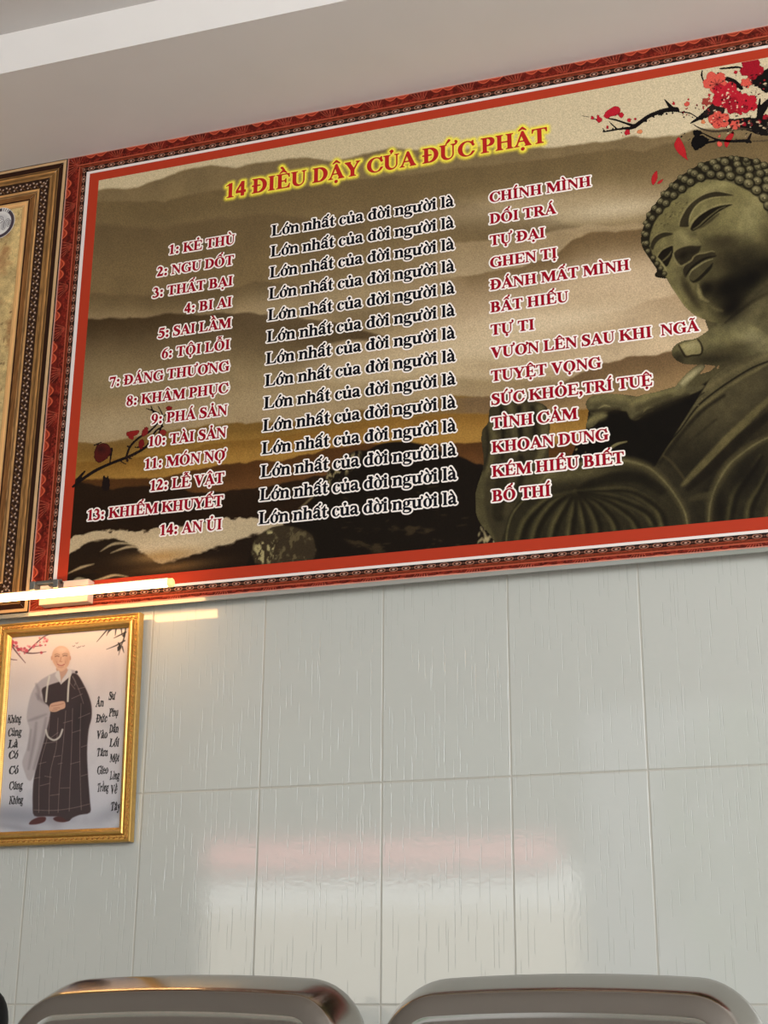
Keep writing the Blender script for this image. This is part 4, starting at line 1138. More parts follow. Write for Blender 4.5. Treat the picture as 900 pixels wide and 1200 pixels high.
for i in range(14):
    f = i/13.
    z1 = CAM_Z+1.6345+(.9750-1.6345)*f
    em, xs1 = .0335, .97
    w = text_width(LEFT[i])*em/1000*xs1
    letter_line('numbered_lettering', LEFT[i], -1.2360-w, z1, em, xs1, M_LRED, M_LWHT, .0037, .0006)
    z2 = CAM_Z+1.6378+(.9770-1.6378)*f
    xL = -1.1500+(-1.1560+1.1500)*f
    xs2 = (-.7372-xL)/(text_width(MID)*.0385/1000)
    letter_line('phrase_lettering', MID, xL, z2, .0385, xs2, M_LBLK, M_LWHT, .0036, .0006)
    z3 = CAM_Z+1.6325+(.9740-1.6325)*f
    letter_line('answer_lettering', RIGHT[i], -.6615-.006*f, z3, em, .985, M_LRED, M_LWHT, .0037, .0006)
# ================================================================ SECOND BANNER AT THE LEFT
QX0, QX1 = -2.52, -1.6741
plaque = empty('parchment_banner', ((QX0+QX1)/2, YB, (BZ0+BZ1)/2),
    'parchment-coloured banner with a brown carved border and round emblem, left of the large banner', 'banner')
MB().box(QX0, QX1, YB + .0006, -.0005, BZ0, BZ1).build('backing_board', M_BOARD, plaque)
BANDS = [(.0036,(24,14,10)),(.0066,(196,160,118)),(.0120,(46,26,16)),(.0215,(140,101,58)),(.0250,(44,27,18)),(.0112,(158,118,74)),(.0125,(120,80,44)),(.0040,(40,18,12)),(.0145,(208,160,104))]
QW = sum(w for w, _ in BANDS)
def plaque_ink(s, t, far):
    C = np.zeros(s.shape+(3,)); t0 = 0
    n1 = vnoise(s*1000, t*4000, 40, 41, 3); n2 = vnoise(s*260, t*7000, 6, 43, 2)
    for k, (w, c) in enumerate(BANDS):
        m = (t >= t0)*(t < t0+w)
        col = np.asarray(c, float)*(1+(n2-.5)*(.7 if k in (3,5,6) else .2))[...,None]
        if k == 3:
            q = (t-t0)/w
            col = col*(1-.55*np.clip(1-np.abs(q-.16)*9, 0, 1)-.35*np.clip(1-np.abs(q-.62)*8, 0, 1)+.35*np.clip(1-np.abs(q-.34)*9, 0, 1))[...,None]
        if k == 5:
            q = (t-t0)/w
            col = col*(1+.35*np.clip(1-np.abs(q-.25)*6, 0, 1)-.5*np.clip(1-np.abs(q-.75)*6, 0, 1))[...,None]
        if k == 8:
            q = (t-t0)/w
            col = col*(1+.12*np.clip(1-np.abs(q-.4)*4, 0, 1)-.35*np.clip(1-np.abs(q-.97)*14, 0, 1))[...,None]
        if k == 4:
            per = .0182
            bx = ((s/per) % 1.0-.5)*per; by = t-t0-w/2
            leaf = np.abs(by-bx*1.0)
            a = np.clip(1.2-leaf/.0022, 0, 1)*(np.abs(by) < w*.42)*.85
            col = col*(1-a[...,None])+np.array([122,86,52])*a[...,None]
            a2 = np.clip(1.1-np.abs(by+bx*.7-.002)/.0016, 0, 1)*(np.abs(by) < w*.4)*.35
            col = col*(1-a2[...,None])+np.array([140,98,60])*a2[...,None]
            for ox, oy in ((.0045,-.0015),(-.001,.0062),(-.0045,-.0045)):
                a = np.clip(1.7-np.hypot(bx-ox, by-oy)/.0017, 0, 1)*.9
                col = col*(1-a[...,None])+np.array([222,190,170])*a[...,None]
        C = np.where(m[...,None], col, C); t0 += w
    return C
def q_side(name, U, V, fn, keep):
    uu, vv = np.meshgrid(U, V)
    s_, t_ = fn(uu, vv)
    ink_grid(name, U, V, (0, YB-.0003, 0), (1,0,0), (0,0,1), plaque_ink(s_, t_, None), keep(uu, vv), M_INKF, plaque)
qs = .0014
TOPCUT = .0012
q_side('printed_frame_side', np.linspace(QX1-QW, QX1, 90), np.arange(BZ0, BZ1+qs, qs).clip(BZ0, BZ1), lambda x, z: (z, QX1-x), lambda x, z: (QX1-x) <= np.minimum(BZ1+TOPCUT-z, z-BZ0)+.0013)
q_side('printed_frame_top', np.arange(QX0, QX1+qs, qs).clip(QX0, QX1), np.linspace(BZ1-QW+TOPCUT, BZ1, 85), lambda x, z: (x, BZ1+TOPCUT-z), lambda x, z: (QX1-x) >= BZ1+TOPCUT-z-.0013)
q_side('printed_frame_bottom', np.arange(QX0, QX1+qs, qs).clip(QX0, QX1), np.linspace(BZ0, BZ0+QW, 85), lambda x, z: (x, z-BZ0), lambda x, z: (QX1-x) >= z-BZ0-.0013)
PU = np.arange(QX0, QX1-QW+.003, .003); PV = np.linspace(BZ0+QW, BZ1-QW+TOPCUT, 320)
X, Y = np.meshgrid(PU*1000, PV*1000)
pp = Paint(X, Y, (190,164,112))
pp.C *= (1+(vnoise(X, Y, 60, 51, 4)-.5)*.4+(vnoise(X, Y, 9, 53, 3)-.5)*.3)[...,None]
st2 = np.clip((vnoise(X, Y, 38, 57, 4)-.56)*5, 0, 1)*.6
pp.C = pp.C*(1-st2[...,None])+np.array([150,100,62])*st2[...,None]
sp2 = np.clip((vnoise(X, Y, 7, 59, 2)-.78)*12, 0, 1)*.6
pp.C = pp.C*(1-sp2[...,None])+np.array([84,60,40])*sp2[...,None]
ink_grid('parchment_print', PU, PV, (0, YB-.0003, 0), (1,0,0), (0,0,1), pp.C, None, M_INK, plaque)
# round emblem
EC = (-1.8435, CAM_Z+1.7925); ER = .0415
EU = np.arange(EC[0]-ER-.002, EC[0]+ER+.002, .0009); EV = np.arange(EC[1]-ER-.002, EC[1]+ER+.002, .0009)
X, Y = np.meshgrid((EU-EC[0])*1000, (EV-EC[1])*1000)
e = Paint(X, Y, (214,210,206))
rr = np.hypot(X, Y); th = np.degrees(np.arctan2(Y, X))
e.A = rr < 41.5
ringc = np.clip((41.5-1.6-rr)*1.2, 0, 1)*np.clip((rr-31)*1.2, 0, 1)
gap = ((th > 52) & (th < 84))
ringc = np.where(gap, ringc*((np.abs(((th-52) % 10)-5) < 1.8)), ringc)
e.C = e.C*(1-ringc[...,None])+np.array([70,58,66])*ringc[...,None]
e.fill([(-20,-14),(20,-16),(26,6),(10,22),(-14,22),(-28,6)], (196,192,190), 3)
for w_, c_, g_ in ((2.2,(62,54,58),0),(1.0,(226,224,222),0)):
    e.stroke([(-8,-14),(-10,2),(-4,16),(6,14),(4,4),(-4,0)], w_, c_, .6)
    e.stroke([(-2,2),(4,6),(10,4),(9,-14),(14,-16),(16,2),(24,6),(22,-8),(27,-10),(28,2)], w_, c_, .6)
    e.stroke([(-26,10),(-20,18),(-22,-8),(-14,-12)], w_, c_, .6)
ink_grid('round_emblem', EU, EV, (0, YB-.0006, 0), (1,0,0), (0,0,1), e.C, e.A, M_INKF, plaque)

# ================================================================ FRAMED PORTRAIT
PB0 = np.array([-1.408, -.0240, CAM_Z+.3528]); PTP = np.array([-1.408, -.0400, CAM_Z+.8110])
VAX = (PTP-PB0); FH = float(np.linalg.norm(VAX)); VAX = VAX/FH
UAX = np.array([1., 0, 0]); WAX = np.array([0., -VAX[2], VAX[1]])     # towards the viewer
FWID = .330; FB = .0285
OR = PB0-UAX*FWID                                                  # lower left outer corner of the front face
def fp(u, v, w): return tuple(OR+UAX*u+VAX*v+WAX*w)
pf = empty('framed_portrait', fp(FWID/2, 0, -.02), 'gold framed picture of a standing robed man, under the glowing tube', 'picture')
M_GOLD = mat_plain('gold_leaf_frame', rgba(192, 152, 80), .34, metal=.75, noise=.22, nscale=120, bump=.25)
M_GOLDD = mat_plain('worn_gold_relief', rgba(186, 134, 70), .38, metal=.65, noise=.35, nscale=240, bump=.3)
prof = [(0,-.020),(0,-.003),(.0015,-.001),(.0035,-.0015),(.0045,-.004),(.0052,-.0045),(.0128,-.0045),(.0136,-.003),(.0150,.001),(.0175,.0025),(.0205,.0018),(.0222,-.003),(.0235,-.0045),(.0255,-.0065),(.0285,-.0095),(.0285,-.0125)]
def frame_ring(t, w):
    return [fp(t, t, w), fp(FWID-t, t, w), fp(FWID-t, FH-t, w), fp(t, FH-t, w)]
mb = MB(); v = []; f = []
for t, w in prof: v += frame_ring(t, w)
for i in range(len(prof)-1):
    for k in range(4):
        f.append((i*4+k, i*4+(k+1) % 4, (i+1)*4+(k+1) % 4, (i+1)*4+k))
mb.add(v, f); mb.build('gilded_frame', M_GOLD, pf)
MB().add([fp(.004,.004,-.0195),fp(FWID-.004,.004,-.0195),fp(FWID-.004,FH-.004,-.0195),fp(.004,FH-.004,-.0195)], [(0,3,2,1)]).build('back_panel', mat_plain('brown_hardboard', rgba(96,66,40), .8), pf)
# relief of leaf-shaped beads and the fine inner bead line
def lump(mb, c, a, bvec, ha, hb, hw):
    """low oval lump: centre (u,v), direction a, half sizes"""
    n, rings = 10, 3
    vv, ff = [], []
    for r in range(rings):
        q = r/(rings-.0)*math.pi/2
        for k in range(n):
            an = 2*math.pi*k/n
            x, y = ha*math.cos(an)*math.cos(q), hb*math.sin(an)*math.cos(q)
            vv.append(fp(c[0]+a[0]*x+bvec[0]*y, c[1]+a[1]*x+bvec[1]*y, c[2]+hw*math.sin(q)))
    vv.append(fp(c[0], c[1], c[2]+hw))
    for r in range(rings-1):
        for k in range(n): ff.append((r*n+k, r*n+(k+1) % n, (r+1)*n+(k+1) % n, (r+1)*n+k))
    for k in range(n): ff.append(((rings-1)*n+k, (rings-1)*n+(k+1) % n, rings*n))
    mb.add(vv, ff)
rope = MB(); fine = MB()
for side in range(4):
    Ls = FWID if side % 2 == 0 else FH
    nl = int((Ls-.02)/.0115)
    for k in range(nl+1):
        s_ = .010+(Ls-.020)*k/nl
        t_ = .0091
        c = [(s_, t_), (FWID-t_, s_), (s_, FH-t_), (t_, s_)][side]
        ca, sa = math.cos(.6), math.sin(.6)
        d = (ca, sa) if side % 2 == 0 else (-sa, ca)
        lump(rope, (c[0], c[1], -.0046), d, (-d[1], d[0]), .0048, .0019, .0032)
        lump(rope, (c[0]+(.0055 if side % 2 == 0 else 0), c[1]+(0 if side % 2 == 0 else .0055), -.0046), d, (-d[1], d[0]), .0016, .0012, .002)
    nf = int((Ls-.05)/.0042)
    for k in range(nf+1):
        s_ = .026+(Ls-.052)*k/nf; t_ = .0262
        c = [(s_, t_), (FWID-t_, s_), (s_, FH-t_), (t_, s_)][side]
        lump(fine, (c[0], c[1], -.0078), (1,0), (0,1), .0014, .0014, .0012)
rope.build('leaf_relief', M_GOLDD, pf, smooth=True)
fine.build('bead_line', M_GOLDD, pf, smooth=True)

# the print behind the glass
def vP(p): return [(x/3.527, 660+y/3.527) for x, y in p]
PU = np.arange(FB-.0005, FWID-FB+.001, .00092); PV = np.arange(FB-.0005, FH-FB+.001, .00092)
o3 = np.array(fp(0, 0, -.0120))
X, Y = frame_xy(PU, PV, o3, UAX, VAX)
g = Paint(X, Y, (226,214,208))
fy = np.clip((Y-740)/230, 0, 1)[...,None]
g.C = np.array([230,212,200])*(1-fy)+np.array([196,196,204])*fy
for c, r, col, al, an in [((8,860),(30,22),(176,170,172),.5,-.5),((22,800),(26,16),(206,192,186),.5,-.6),((120,800),(10,26),(206,190,184),.5,.2),((134,790),(6,30),(208,192,186),.5,0),
                          ((128,850),(14,8),(176,170,172),.5,.2),((138,845),(10,10),(190,184,184),.5,.3),((20,956),(70,13),(126,128,138),.75,.05),((125,955),(26,9),(150,152,160),.6,-.5),((70,972),(80,5),(186,188,196),.6,0),
                          ((20,970),(30,4),(120,122,132),.5,.15),((140,962),(12,6),(226,228,234),.7,-.5)]:
    g.blob(c, r, col, al, an)
mt = np.clip((vnoise(X, Y, 18, 71, 4)-.55)*3, 0, 1)*np.clip((Y-800)/120, 0, 1)*.35
g.C = g.C*(1-mt[...,None])+np.array([150,150,158])*mt[...,None]
# blossom at the top left
rb = random.Random(21)
for pts, w in [([(-20,300),(30,320),(70,350),(120,372),(190,366)],[1.4,1.2,1.0,.8,.3]),([(40,330),(70,370),(105,412)],[1,.7,.3]),([(110,370),(150,330),(180,305),(212,290)],[.9,.7,.6,.3]),([(0,370),(40,395),(70,400)],[.8,.6,.3]),([(140,345),(175,340)],[.5,.3])]:
    g.stroke(vP(pts), w, (70,34,40), .5, .85)
for q in range(90):
    t = rb.random()
    x_ = rb.choice([rb.uniform(-10,70), rb.uniform(20,200), rb.uniform(-10,60)])
    y_ = 300+ (70*(x_/120.) if x_ < 120 else 70-(x_-120)*.7)+rb.gauss(0, 14)
    g.dot(vP([(x_,y_)])[0], rb.uniform(.7,2.2), rb.choice([(206,96,110),(190,66,84),(224,140,146),(172,48,66)]), .6, .85)
# bamboo at the top right, birds
for pts in [[(520,262),(515,300),(500,345),(490,380)],[(450,268),(430,290),(400,325)],[(455,268),(440,300)],[(470,262),(450,285)],[(515,320),(480,340),(440,356)],[(490,330),(500,352)],[(520,285),(490,300),(470,310)],[(505,345),(512,370)],[(500,262),(505,300)],[(480,268),(476,300)]]:
    g.stroke(vP(pts), [.9,.7,.2], (30,26,26), .5, .8)
g.stroke(vP([(497,335),(492,350),(488,362)]), [.5,2.0,.5], (20,17,17), .5, .9); g.stroke(vP([(516,285),(512,300)]), [.6,1.6], (22,18,18), .5, .9)
for x_, y_ in [(305,342),(318,330),(330,345),(345,342),(322,348)]: g.stroke(vP([(x_-5,y_),(x_,y_+2),(x_+4,y_-2)]), .35, (120,104,100), .4, .9)
# figure: grey under-robe, dark outer robe, head, hands, beads, shoes
GR, GRD = (176,166,166), (128,118,120)
g.fill(vP([(120,1078),(132,1062),(160,1050),(188,1050),(186,1066),(165,1076),(140,1080)]), (74,26,24), .7)
g.fill(vP([(220,1056),(240,1046),(275,1048),(290,1060),(268,1070),(236,1068)]), (70,24,22), .7)
g.fill(vP([(243,446),(205,462),(165,486),(138,520),(120,570),(110,640),(122,690),(112,760),(98,800),(92,828),(104,870),(114,894),(130,896),(150,850),(172,790),(190,720),(206,640),(210,610),(260,600),(300,560),(318,480),(318,450),(290,440)]), GR, .9)
for pts, w in [([(150,540),(165,560),(190,580)],[1,2.4,1]),([(150,500),(160,530),(158,560)],[1,2,1]),([(120,650),(150,640),(190,625)],[.8,1.6,.8]),([(150,660),(140,740),(118,850)],[1,2,1]),([(190,640),(172,740),(140,850)],[1,2.4,1.2]),([(128,690),(118,770)],[.8,1.4])]:
    g.stroke(vP(pts), w, GRD, 1.6, .6)
g.stroke(vP([(212,700),(190,790),(150,870)]), [.8,1.6,.8], (104,96,104), 1.2, .7)
ROBE = [(174,520),(200,505),(250,488),(290,468),(300,455),(322,462),(345,500),(366,545),(378,590),(378,640),(366,690),(360,780),(364,880),(372,985),(372,1030),(330,1040),(300,1052),(280,1066),(250,1048),(190,1046),(142,1044),(135,1000),(136,930),(142,880),(160,810),(180,740),(198,670),(208,615),(200,590),(182,572),(176,545)]
g.fill(vP(ROBE), (50,33,34), .8, n=3)
g.blob(vP([(330,640)])[0], (8,26), (34,22,24), .7, .1); g.blob(vP([(230,900)])[0], (8,40), (58,38,38), .6)
LN = (146,126,120)
for pts in [[(205,640),(196,720),(166,840),(160,1030)],[(240,640),(232,760),(208,870),(202,1035)],[(272,610),(262,740),(248,880),(240,1030)],[(300,600),(296,760),(290,900),(286,1025)],[(335,580),(330,760),(332,900),(336,1020)],[(300,470),(325,520),(345,580)],
            [(140,1020),(220,1022),(300,1012),(370,995)],[(180,745),(232,738)],[(160,830),(190,822)],[(212,720),(240,700)],[(222,800),(252,795)],[(142,890),(165,885)],[(166,920),(205,910)],[(185,880),(212,885)],[(208,960),(245,955)],[(240,830),(258,826)],[(262,660),(298,650)],[(300,700),(332,690)],[(292,830),(330,820)],[(336,760),(360,752)],[(335,880),(362,872)],[(250,930),(288,928)],[(296,560),(340,540)],[(325,640),(372,620)],[(322,520),(352,512)],[(285,490),(310,520)]]:
    g.stroke(vP(pts), .32, LN, .45, .75)
g.fill(vP([(232,440),(246,462),(252,490),(262,470),(280,446),(270,430),(240,430)]), (190,150,128), .7)
g.fill(vP([(243,444),(228,462),(240,482),(252,500),(252,486)]), (204,196,192), .7); g.fill(vP([(284,438),(296,446),(290,466),(262,492),(252,500),(256,482),(272,462)]), (206,198,194), .7)
g.stroke(vP([(204,468),(196,510),(190,572)]), 1.1, (206,200,186), .6, .95); g.stroke(vP([(289,462),(283,510),(280,570)]), 1.1, (206,200,186), .6, .95)
g.stroke(vP([(190,690),(198,716),(222,731),(246,718),(258,688)]), 1.1, (200,192,180), .6, .95)
g.dot(vP([(316,450)])[0], 1.6, (40,28,30), .5); g.stroke(vP([(300,468),(312,490),(308,505)]), .7, (104,92,88), .5, .8)
SK = (206,160,132)
g.fill(vP([(204,592),(212,580),(236,573),(262,570),(270,580),(268,598),(250,606),(232,614),(212,614),(204,606)]), SK, .6)
for pts in [[(212,590),(240,586),(262,580)],[(222,600),(246,598)],[(216,608),(236,606)]]: g.stroke(vP(pts), .4, (150,100,80), .5, .7)
# head
g.fill(vP([(252,342),(270,346),(284,360),(290,380),(288,405),(280,426),(268,440),(254,447),(240,440),(228,424),(218,405),(214,384),(220,362),(234,347)]), (214,172,144), .6)
g.blob(vP([(258,358)])[0], (7,4), (234,200,176), .7); g.blob(vP([(230,400)])[0], (4,6), (190,140,112), .5); g.blob(vP([(278,402)])[0], (3,7), (188,138,110), .5)
g.dot(vP([(214,392)])[0], (1.1,2.6), (200,152,126), .4); g.dot(vP([(290,392)])[0], (1.0,2.6), (196,148,122), .4)
for pts, w, c in [([(228,386),(236,383),(244,386)],.45,(96,64,54)),([(260,384),(268,381),(277,383)],.45,(96,64,54)),([(226,379),(236,375),(246,379)],.4,(140,108,92)),([(258,377),(268,373),(279,376)],.4,(140,108,92)),
                  ([(252,388),(250,402),(247,406),(256,407)],.4,(168,116,92)),([(238,418),(246,422),(256,423),(266,418)],.6,(160,82,76)),([(240,428),(252,431),(262,428)],.4,(178,128,104)),([(234,406),(236,416)],.35,(176,126,102)),([(270,404),(271,414)],.35,(176,126,102))]:
    g.stroke(vP(pts), w, c, .45, .85)
# brushed writing in columns
gx, gz = np.meshgrid(PU, PV)
def word(s, px, py, wpx, em=.023, sl=.14):
    t = (np.array(onY(px, py, -.03))-np.array([OR[0], OR[2]]))
    x0, z0 = t[0], t[1]/VAX[2]
    xs = wpx*.00168/(text_width(s)*em/1000)
    r_ = np.where((PV > z0-.012) & (PV < z0+.03))[0]
    if not len(r_): return
    sl_ = slice(r_[0], r_[-1]+1)
    wob = .0006*np.sin(gx[sl_]*900+px)
    d = sd_text(gx[sl_], gz[sl_]+wob, s, x0, z0, em, xs, sl)
    a = np.clip(.5-(d-.00055)/.0009, 0, 1)[...,None]
    g.C[sl_] = g.C[sl_]*(1-a)+np.array([18,16,18])*a
def col_words(ws, x, ys, wpx):
    for w_, y_ in zip(ws, ys):
        q = vP([(x, y_)])[0]
        word(w_, q[0], q[1], wpx if len(w_) > 2 else wpx*.72)
col_words(['Sư','Phụ','Dẫn','Lối','Một','Lòng','Về','Tây'], 440, [562,630,698,755,818,890,948,1018], 12.5)
col_words(['Ân','Đức','Vào','Tâm','Gieo','Trồng'], 386, [590,655,722,795,868,940], 15)
col_words(['Không','Cùng','Là','Có','Có','Cũng','Không'], 20, [658,712,760,805,868,932,992], 19)
for pts in [[(0,592),(10,602),(4,616)],[(0,650),(12,660),(16,672),(6,678)],[(2,690),(8,720),(4,750)],[(0,740),(12,744)],[(0,800),(6,806)],[(0,880),(5,886)]]:
    g.stroke(vP(pts), [.5,1.1,.4], (18,16,18), .5, .95)
M_PHOTO = mat_print('glossy_photo_print', .5, .3, .02, 500)
bn = M_PHOTO.node_tree.nodes['Principled BSDF']; bn.inputs['Coat Weight'].default_value = .8; bn.inputs['Coat Roughness'].default_value = .03
ink_grid('portrait_print', PU, PV, o3, UAX, VAX, g.C*.92, None, M_PHOTO, pf)

# ================================================================ PICTURE LAMP
M_TUBE = bpy.data.materials.new('glowing_tube')
M_TUBE.use_nodes = True
tb = M_TUBE.node_tree.nodes['Principled BSDF']
tb.inputs['Base Color'].default_value = (1, .9, .75, 1)
tb.inputs['Emission Color'].default_value = (1.0, .56, .21, 1)
tb.inputs['Emission Strength'].default_value = 24.0
M_CAP = mat_plain('frosted_end_cap', rgba(238, 206, 120), .4)
M_CAP.node_tree.nodes['Principled BSDF'].inputs['Emission Color'].default_value = (1, .7, .3, 1)
M_CAP.node_tree.nodes['Principled BSDF'].inputs['Emission Strength'].default_value = .8
M_BOX = mat_plain('cream_plastic', rgba(214, 192, 176), .5)
M_STEEL = mat_plain('grey_bracket_metal', rgba(120, 118, 112), .35, metal=.6)
M_ALU = mat_plain('brushed_aluminium', rgba(176, 160, 150), .4, metal=.5)
YL = -.120
ex_, ez_ = onY(203, 685.0, YL); lx_, lz_ = onY(0, 699.0, YL)
zt_ = (ez_+lz_)/2
M_STRIP = mat_plain('glossy_grey_trim', rgba(142, 143, 135), .10, spec=.6)
structure('trim_2', MB().add([(x_, y_, z_) for x_ in (QX0, BX1) for y_, z_ in ((YB+.0008,ZB),(YB+.0028,ZB),(YB+.0036,ZB-.0080),(YB+.0016,ZB-.0080))],
    [(0,1,2,3),(4,7,6,5),(0,3,7,4),(1,5,6,2),(3,2,6,7),(0,4,5,1)]), M_STRIP, 'thin glossy grey trim strip under the banners')
lamp = empty('picture_lamp', (ex_-.2, YB, zt_), 'glowing warm white tube lamp over the gold frame', 'lamp')
b0 = onY(45, 711, -.056); b1 = onY(104, 678, -.056); b2 = onY(104, 704, -.056)
MB().box(b0[0], b1[0], -.056, YB-.0012, b2[1], b1[1], .0015).build('mounting_box', M_BOX, lamp)
R_T = .0078
tl = ex_-.44
zq = lambda x: zt_
MB().tube([(tl,YL,zq(tl)),(ex_-.010,YL,zq(ex_))], R_T, 20).build('glowing_tube', M_TUBE, lamp, smooth=False)
MB().tube([(ex_-.0105,YL,zt_),(ex_-.002,YL,zt_),(ex_,YL,zt_)], [R_T+.0012,R_T+.0012,R_T-.001], 20).build('end_cap', M_CAP, lamp)
MB().tube([(tl,YL,zt_),(tl+.002,YL,zt_),(tl+.010,YL,zt_)], [R_T-.001,R_T+.0012,R_T+.0012], 20).build('end_cap', M_CAP, lamp)
hb = MB().box(tl+.004, ex_-.012, YL-.003, YL+.0095, zt_+R_T+.0004, zt_+R_T+.0030, .0008)
hb.build('tube_housing', M_ALU, lamp)
c0 = onY(37, 684, YL)[0]; c1 = onY(70, 684, YL)[0]
mb = MB()
for cx_ in (c0+.006, c1-.006):
    mb.box(cx_-.006, cx_+.006, YL-.008, YL+.016, zt_+R_T+.002, zt_+R_T+.020, .0015)
mb.tube([(c0,YL+.006,zt_+R_T+.018),(c1,YL+.006,zt_+R_T+.018)], .0052, 14)
hg = mb.build('hinge_bracket', M_STEEL, lamp)
MB().box((c0+c1)/2+.004, (c0+c1)/2+.022, YL+.004, -.054, zt_+R_T+.010, zt_+R_T+.016, .001).build('hinge_arm', M_STEEL, lamp)

# ================================================================ CHAIRS
M_CHROME = bpy.data.materials.new('polished_stainless_steel')
M_CHROME.use_nodes = True
cb = M_CHROME.node_tree.nodes['Principled BSDF']
cb.inputs['Base Color'].default_value = (.315, .295, .265, 1); cb.inputs['Metallic'].default_value = 1; cb.inputs['Roughness'].default_value = .13
M_CLEG = mat_plain('steel_chair_tube', rgba(180, 176, 170), .2, metal=1)
def back_mesh():
    HW, Z0, Z1, RC = .2100, .52, CAM_Z+.0655, .072
    NA = 12
    def ring(s, d):
        r = max(RC-s, .006); hw = HW-s; z0, z1 = Z0+s, Z1-s
        pts = []
        for cx, cz, a0 in ((hw-r, z1-r, 0), (-hw+r, z1-r, 90), (-hw+r, z0+r, 180), (hw-r, z0+r, 270)):
            for k in range(NA+1):
                a = math.radians(a0+90*k/NA)
                pts.append((cx+r*math.cos(a), cz+r*math.sin(a)))
        # extra points along the straight runs
        out = []
        for i, p in enumerate(pts):
            q = pts[(i+1) % len(pts)]
            out.append(p)
            if (i+1) % (NA+1) == 0:
                for k in range(1, 16): out.append((p[0]+(q[0]-p[0])*k/16, p[1]+(q[1]-p[1])*k/16))
        return [(x, -d-.35*x*x-.21*(Z1-z), z-.24*x*x) for x, z in out]
    prof = [(.03,-.014),(.012,-.012),(.004,-.007),(.0008,-.002),(.0006,.005),(.0028,.014),(.0066,.027),(.0108,.041),(.0152,.055),(.0185,.0648),(.0208,.0692),(.0240,.0718),(.0290,.0734),(.0360,.0744),(.0385,.0750),(.0405,.0755),(.0430,.0753),(.0475,.0747),(.0495,.0748),(.0560,.0753),(.065,.0756),(.068,.0757)]
    rings = [ring(s, d) for s, d in prof]
    n = len(rings[0])
    v = [p for r in rings for p in r]; f = []
    for i in range(len(rings)-1):
        for k in range(n): f.append((i*n+k, (i+1)*n+k, (i+1)*n+(k+1) % n, i*n+(k+1) % n))
    f.append(tuple(range(n)))
    f.append(tuple((len(rings)-1)*n+k for k in range(n-1, -1, -1)))
    return v, f
def make_chair(loc, rz, label):
    t = empty('steel_chair', (0, 0, 0), label, 'chair', 'steel chairs in a row by the tiled wall')
    v, f = back_mesh()
    o = MB().add(v, f).build('backrest', M_CHROME, t, smooth=True)
    MB().box(-.185, .185, -.50, -.10, .43, .475, .018).build('seat', M_CHROME, t, smooth=True)
    for sx in (-1, 1):
        MB().tube([(sx*.165, -.075, 0), (sx*.165, -.09, .45), (sx*.165, -.085, .60)], .0125).build('leg', M_CLEG, t, smooth=True)
        MB().tube([(sx*.165, -.47, 0), (sx*.165, -.465, .445)], .0125).build('leg', M_CLEG, t, smooth=True)
        MB().tube([(sx*.165, -.47, .20), (sx*.165, -.08, .20)], .008).build('stretcher', M_CLEG, t, smooth=True)
    t.location = loc; t.rotation_euler = (0, 0, rz)
    return t
def copy_thing(src, loc, rz, label):
    r = src.copy(); COL.objects.link(r); r.location = loc; r.rotation_euler = (0, 0, rz); r['label'] = label
    for ch in src.children:
        c = ch.copy(); COL.objects.link(c); c.parent = r
    return r
CHY = -.985
x1 = onY(221, 1150, -1.05)[0]; x2 = onY(671, 1150, CHY)[0]; x0_ = onY(-182, 1150, CHY+.12)[0]
ch1 = make_chair((x1, CHY-.03, 0), .06, 'polished steel chair below the gold framed portrait, with two glowing streaks on its back')
copy_thing(ch1, (x2, CHY, 0), 0, 'polished steel chair at the right, its back without glowing streaks')
copy_thing(ch1, (x0_, CHY+.15, 0), 0, 'polished steel chair at the left edge, only its rounded right end showing')
# unidentified black rounded shape at the left edge, built as a hung bag
M_BLACK = mat_plain('black_vinyl', rgba(12, 11, 11), .55, spec=.15)
BYC = CHY+.15-.142
bxr, bzt = onY(17, 1152, BYC)
bc = empty('black_rounded_object', (bxr-.15, BYC, bzt-.32), 'black rounded object at the left edge, beside the steel chair with a rounded end', 'bag')
mb = MB(); v = []; f = []
nu_, nv_ = 48, 12
for i in range(nu_):
    a = 2*math.pi*i/nu_
    ca_, sa_ = math.cos(a), math.sin(a)
    ox = .15*math.copysign(abs(ca_)**.30, ca_); oz = .16*math.copysign(abs(sa_)**.30, sa_)
    for k in range(nv_+1):
        ph = math.pi*k/nv_
        q = math.sin(ph)**.6
        v.append((bxr-.15+ox*(.7+.3*q), BYC-.028*math.cos(ph)-.21*(.16-oz*(.7+.3*q)), bzt-.16+oz*(.7+.3*q)))
for i in range(nu_):
    for k in range(nv_):
        f.append((i*(nv_+1)+k, i*(nv_+1)+k+1, ((i+1) % nu_)*(nv_+1)+k+1, ((i+1) % nu_)*(nv_+1)+k))
f.append(tuple(i*(nv_+1) for i in range(nu_))); f.append(tuple(i*(nv_+1)+nv_ for i in range(nu_-1, -1, -1)))
mb.add(v, f).build('rounded_body', M_BLACK, bc, smooth=True)
cxb = bxr-.17
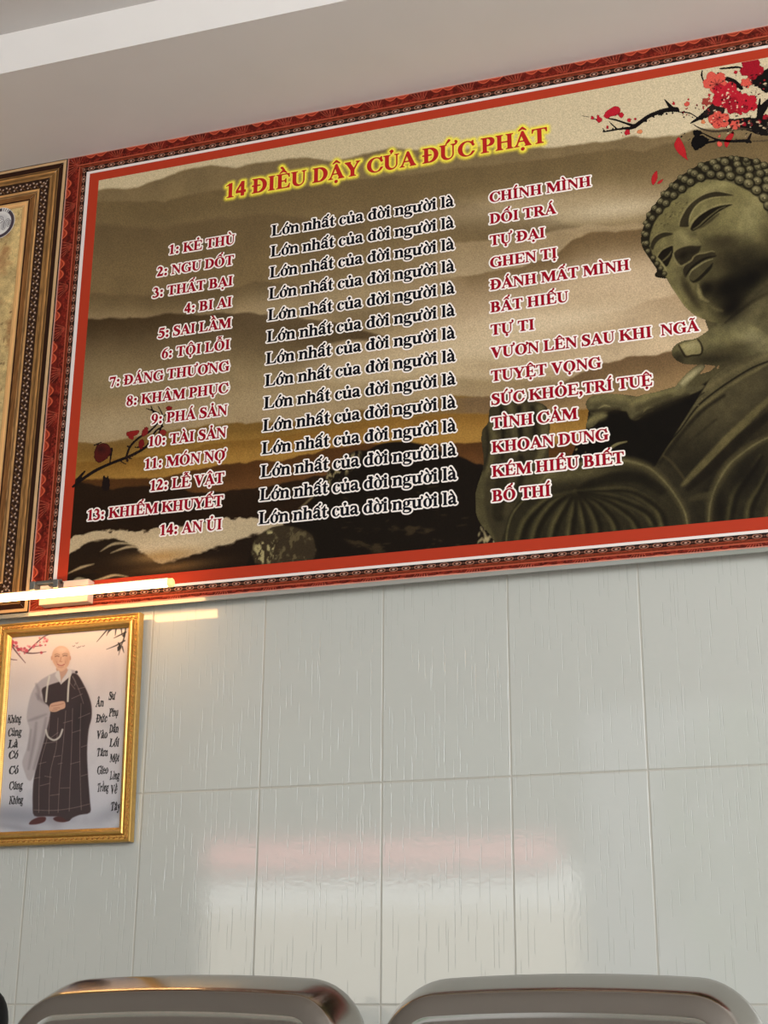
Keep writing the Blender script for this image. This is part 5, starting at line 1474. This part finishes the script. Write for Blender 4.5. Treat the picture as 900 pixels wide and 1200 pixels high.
MB().tube([(cxb,BYC-.01,bzt-.03),(cxb,BYC-.005,bzt+.0),(cxb,BYC+.05,bzt+.022),(cxb,BYC+.11,bzt+.022),(cxb,BYC+.172,bzt-.01),(cxb,BYC+.150,bzt-.12)], .006, 10).build('strap', M_BLACK, bc, smooth=True)

# ================================================================ ACROSS THE STREET (seen only as reflections)
hs = empty('street_house', (-4.9, -11.3, 0), 'beige house with a red canopy across the street', 'house')
MB().box(-7.2, -2.75, -11.6, -11.1, 0, 2.05).build('house_wall', M_STREET, hs)
MB().box(-7.2, -2.75, -11.6, -11.1, 2.42, 5.2).build('upper_wall', M_DARKROOF, hs)
MB().box(-7.2, -2.75, -11.6, -11.1, 2.05, 2.42).build('sign_band', M_WHITE, hs)
MB().add([(-7.2,-11.09,2.68),(-2.9,-11.09,2.60),(-2.9,-10.97,2.40),(-7.2,-10.97,2.44),(-7.2,-11.09,2.72),(-2.9,-11.09,2.64),(-2.9,-10.97,2.44),(-7.2,-10.97,2.48)], [(0,3,2,1),(4,5,6,7),(0,1,5,4),(1,2,6,5),(2,3,7,6),(3,0,4,7)]).build('canopy', M_CANOPY, hs)
def tree(x, y, h, r, seed, label):
    t = empty('street_tree', (x, y, 0), label, 'tree', 'trees across the street')
    rt = random.Random(seed)
    MB().tube([(x,y,0),(x+.05,y,h*.4),(x-.04,y,h*.75)], [.12,.09,.05], 10).build('trunk', M_BARK, t, smooth=True)
    mb = MB()
    for q in range(900):
        a, bb, rr_ = rt.uniform(0, 6.28), rt.uniform(-1, 1), r*rt.random()**.33
        cx, cyy, cz = x+rr_*math.cos(a)*math.sqrt(1-bb*bb), y+rr_*math.sin(a)*math.sqrt(1-bb*bb), h*.72+rr_*bb*1.1
        u = Vector((rt.gauss(0,1), rt.gauss(0,1), rt.gauss(0,1))).normalized()*.11; w = u.orthogonal().normalized()*.06
        c = Vector((cx, cyy, cz))
        mb.add([c-u, c+w, c+u, c-w], [(0,1,2,3)])
    mb.build('crown', M_LEAF, t)
tree(-.9, -12.4, 3.6, 1.4, 1, 'leafy street tree beside the beige house')
tree(3.2, -12.6, 4.2, 1.6, 2, 'leafy street tree standing farthest from the beige house')
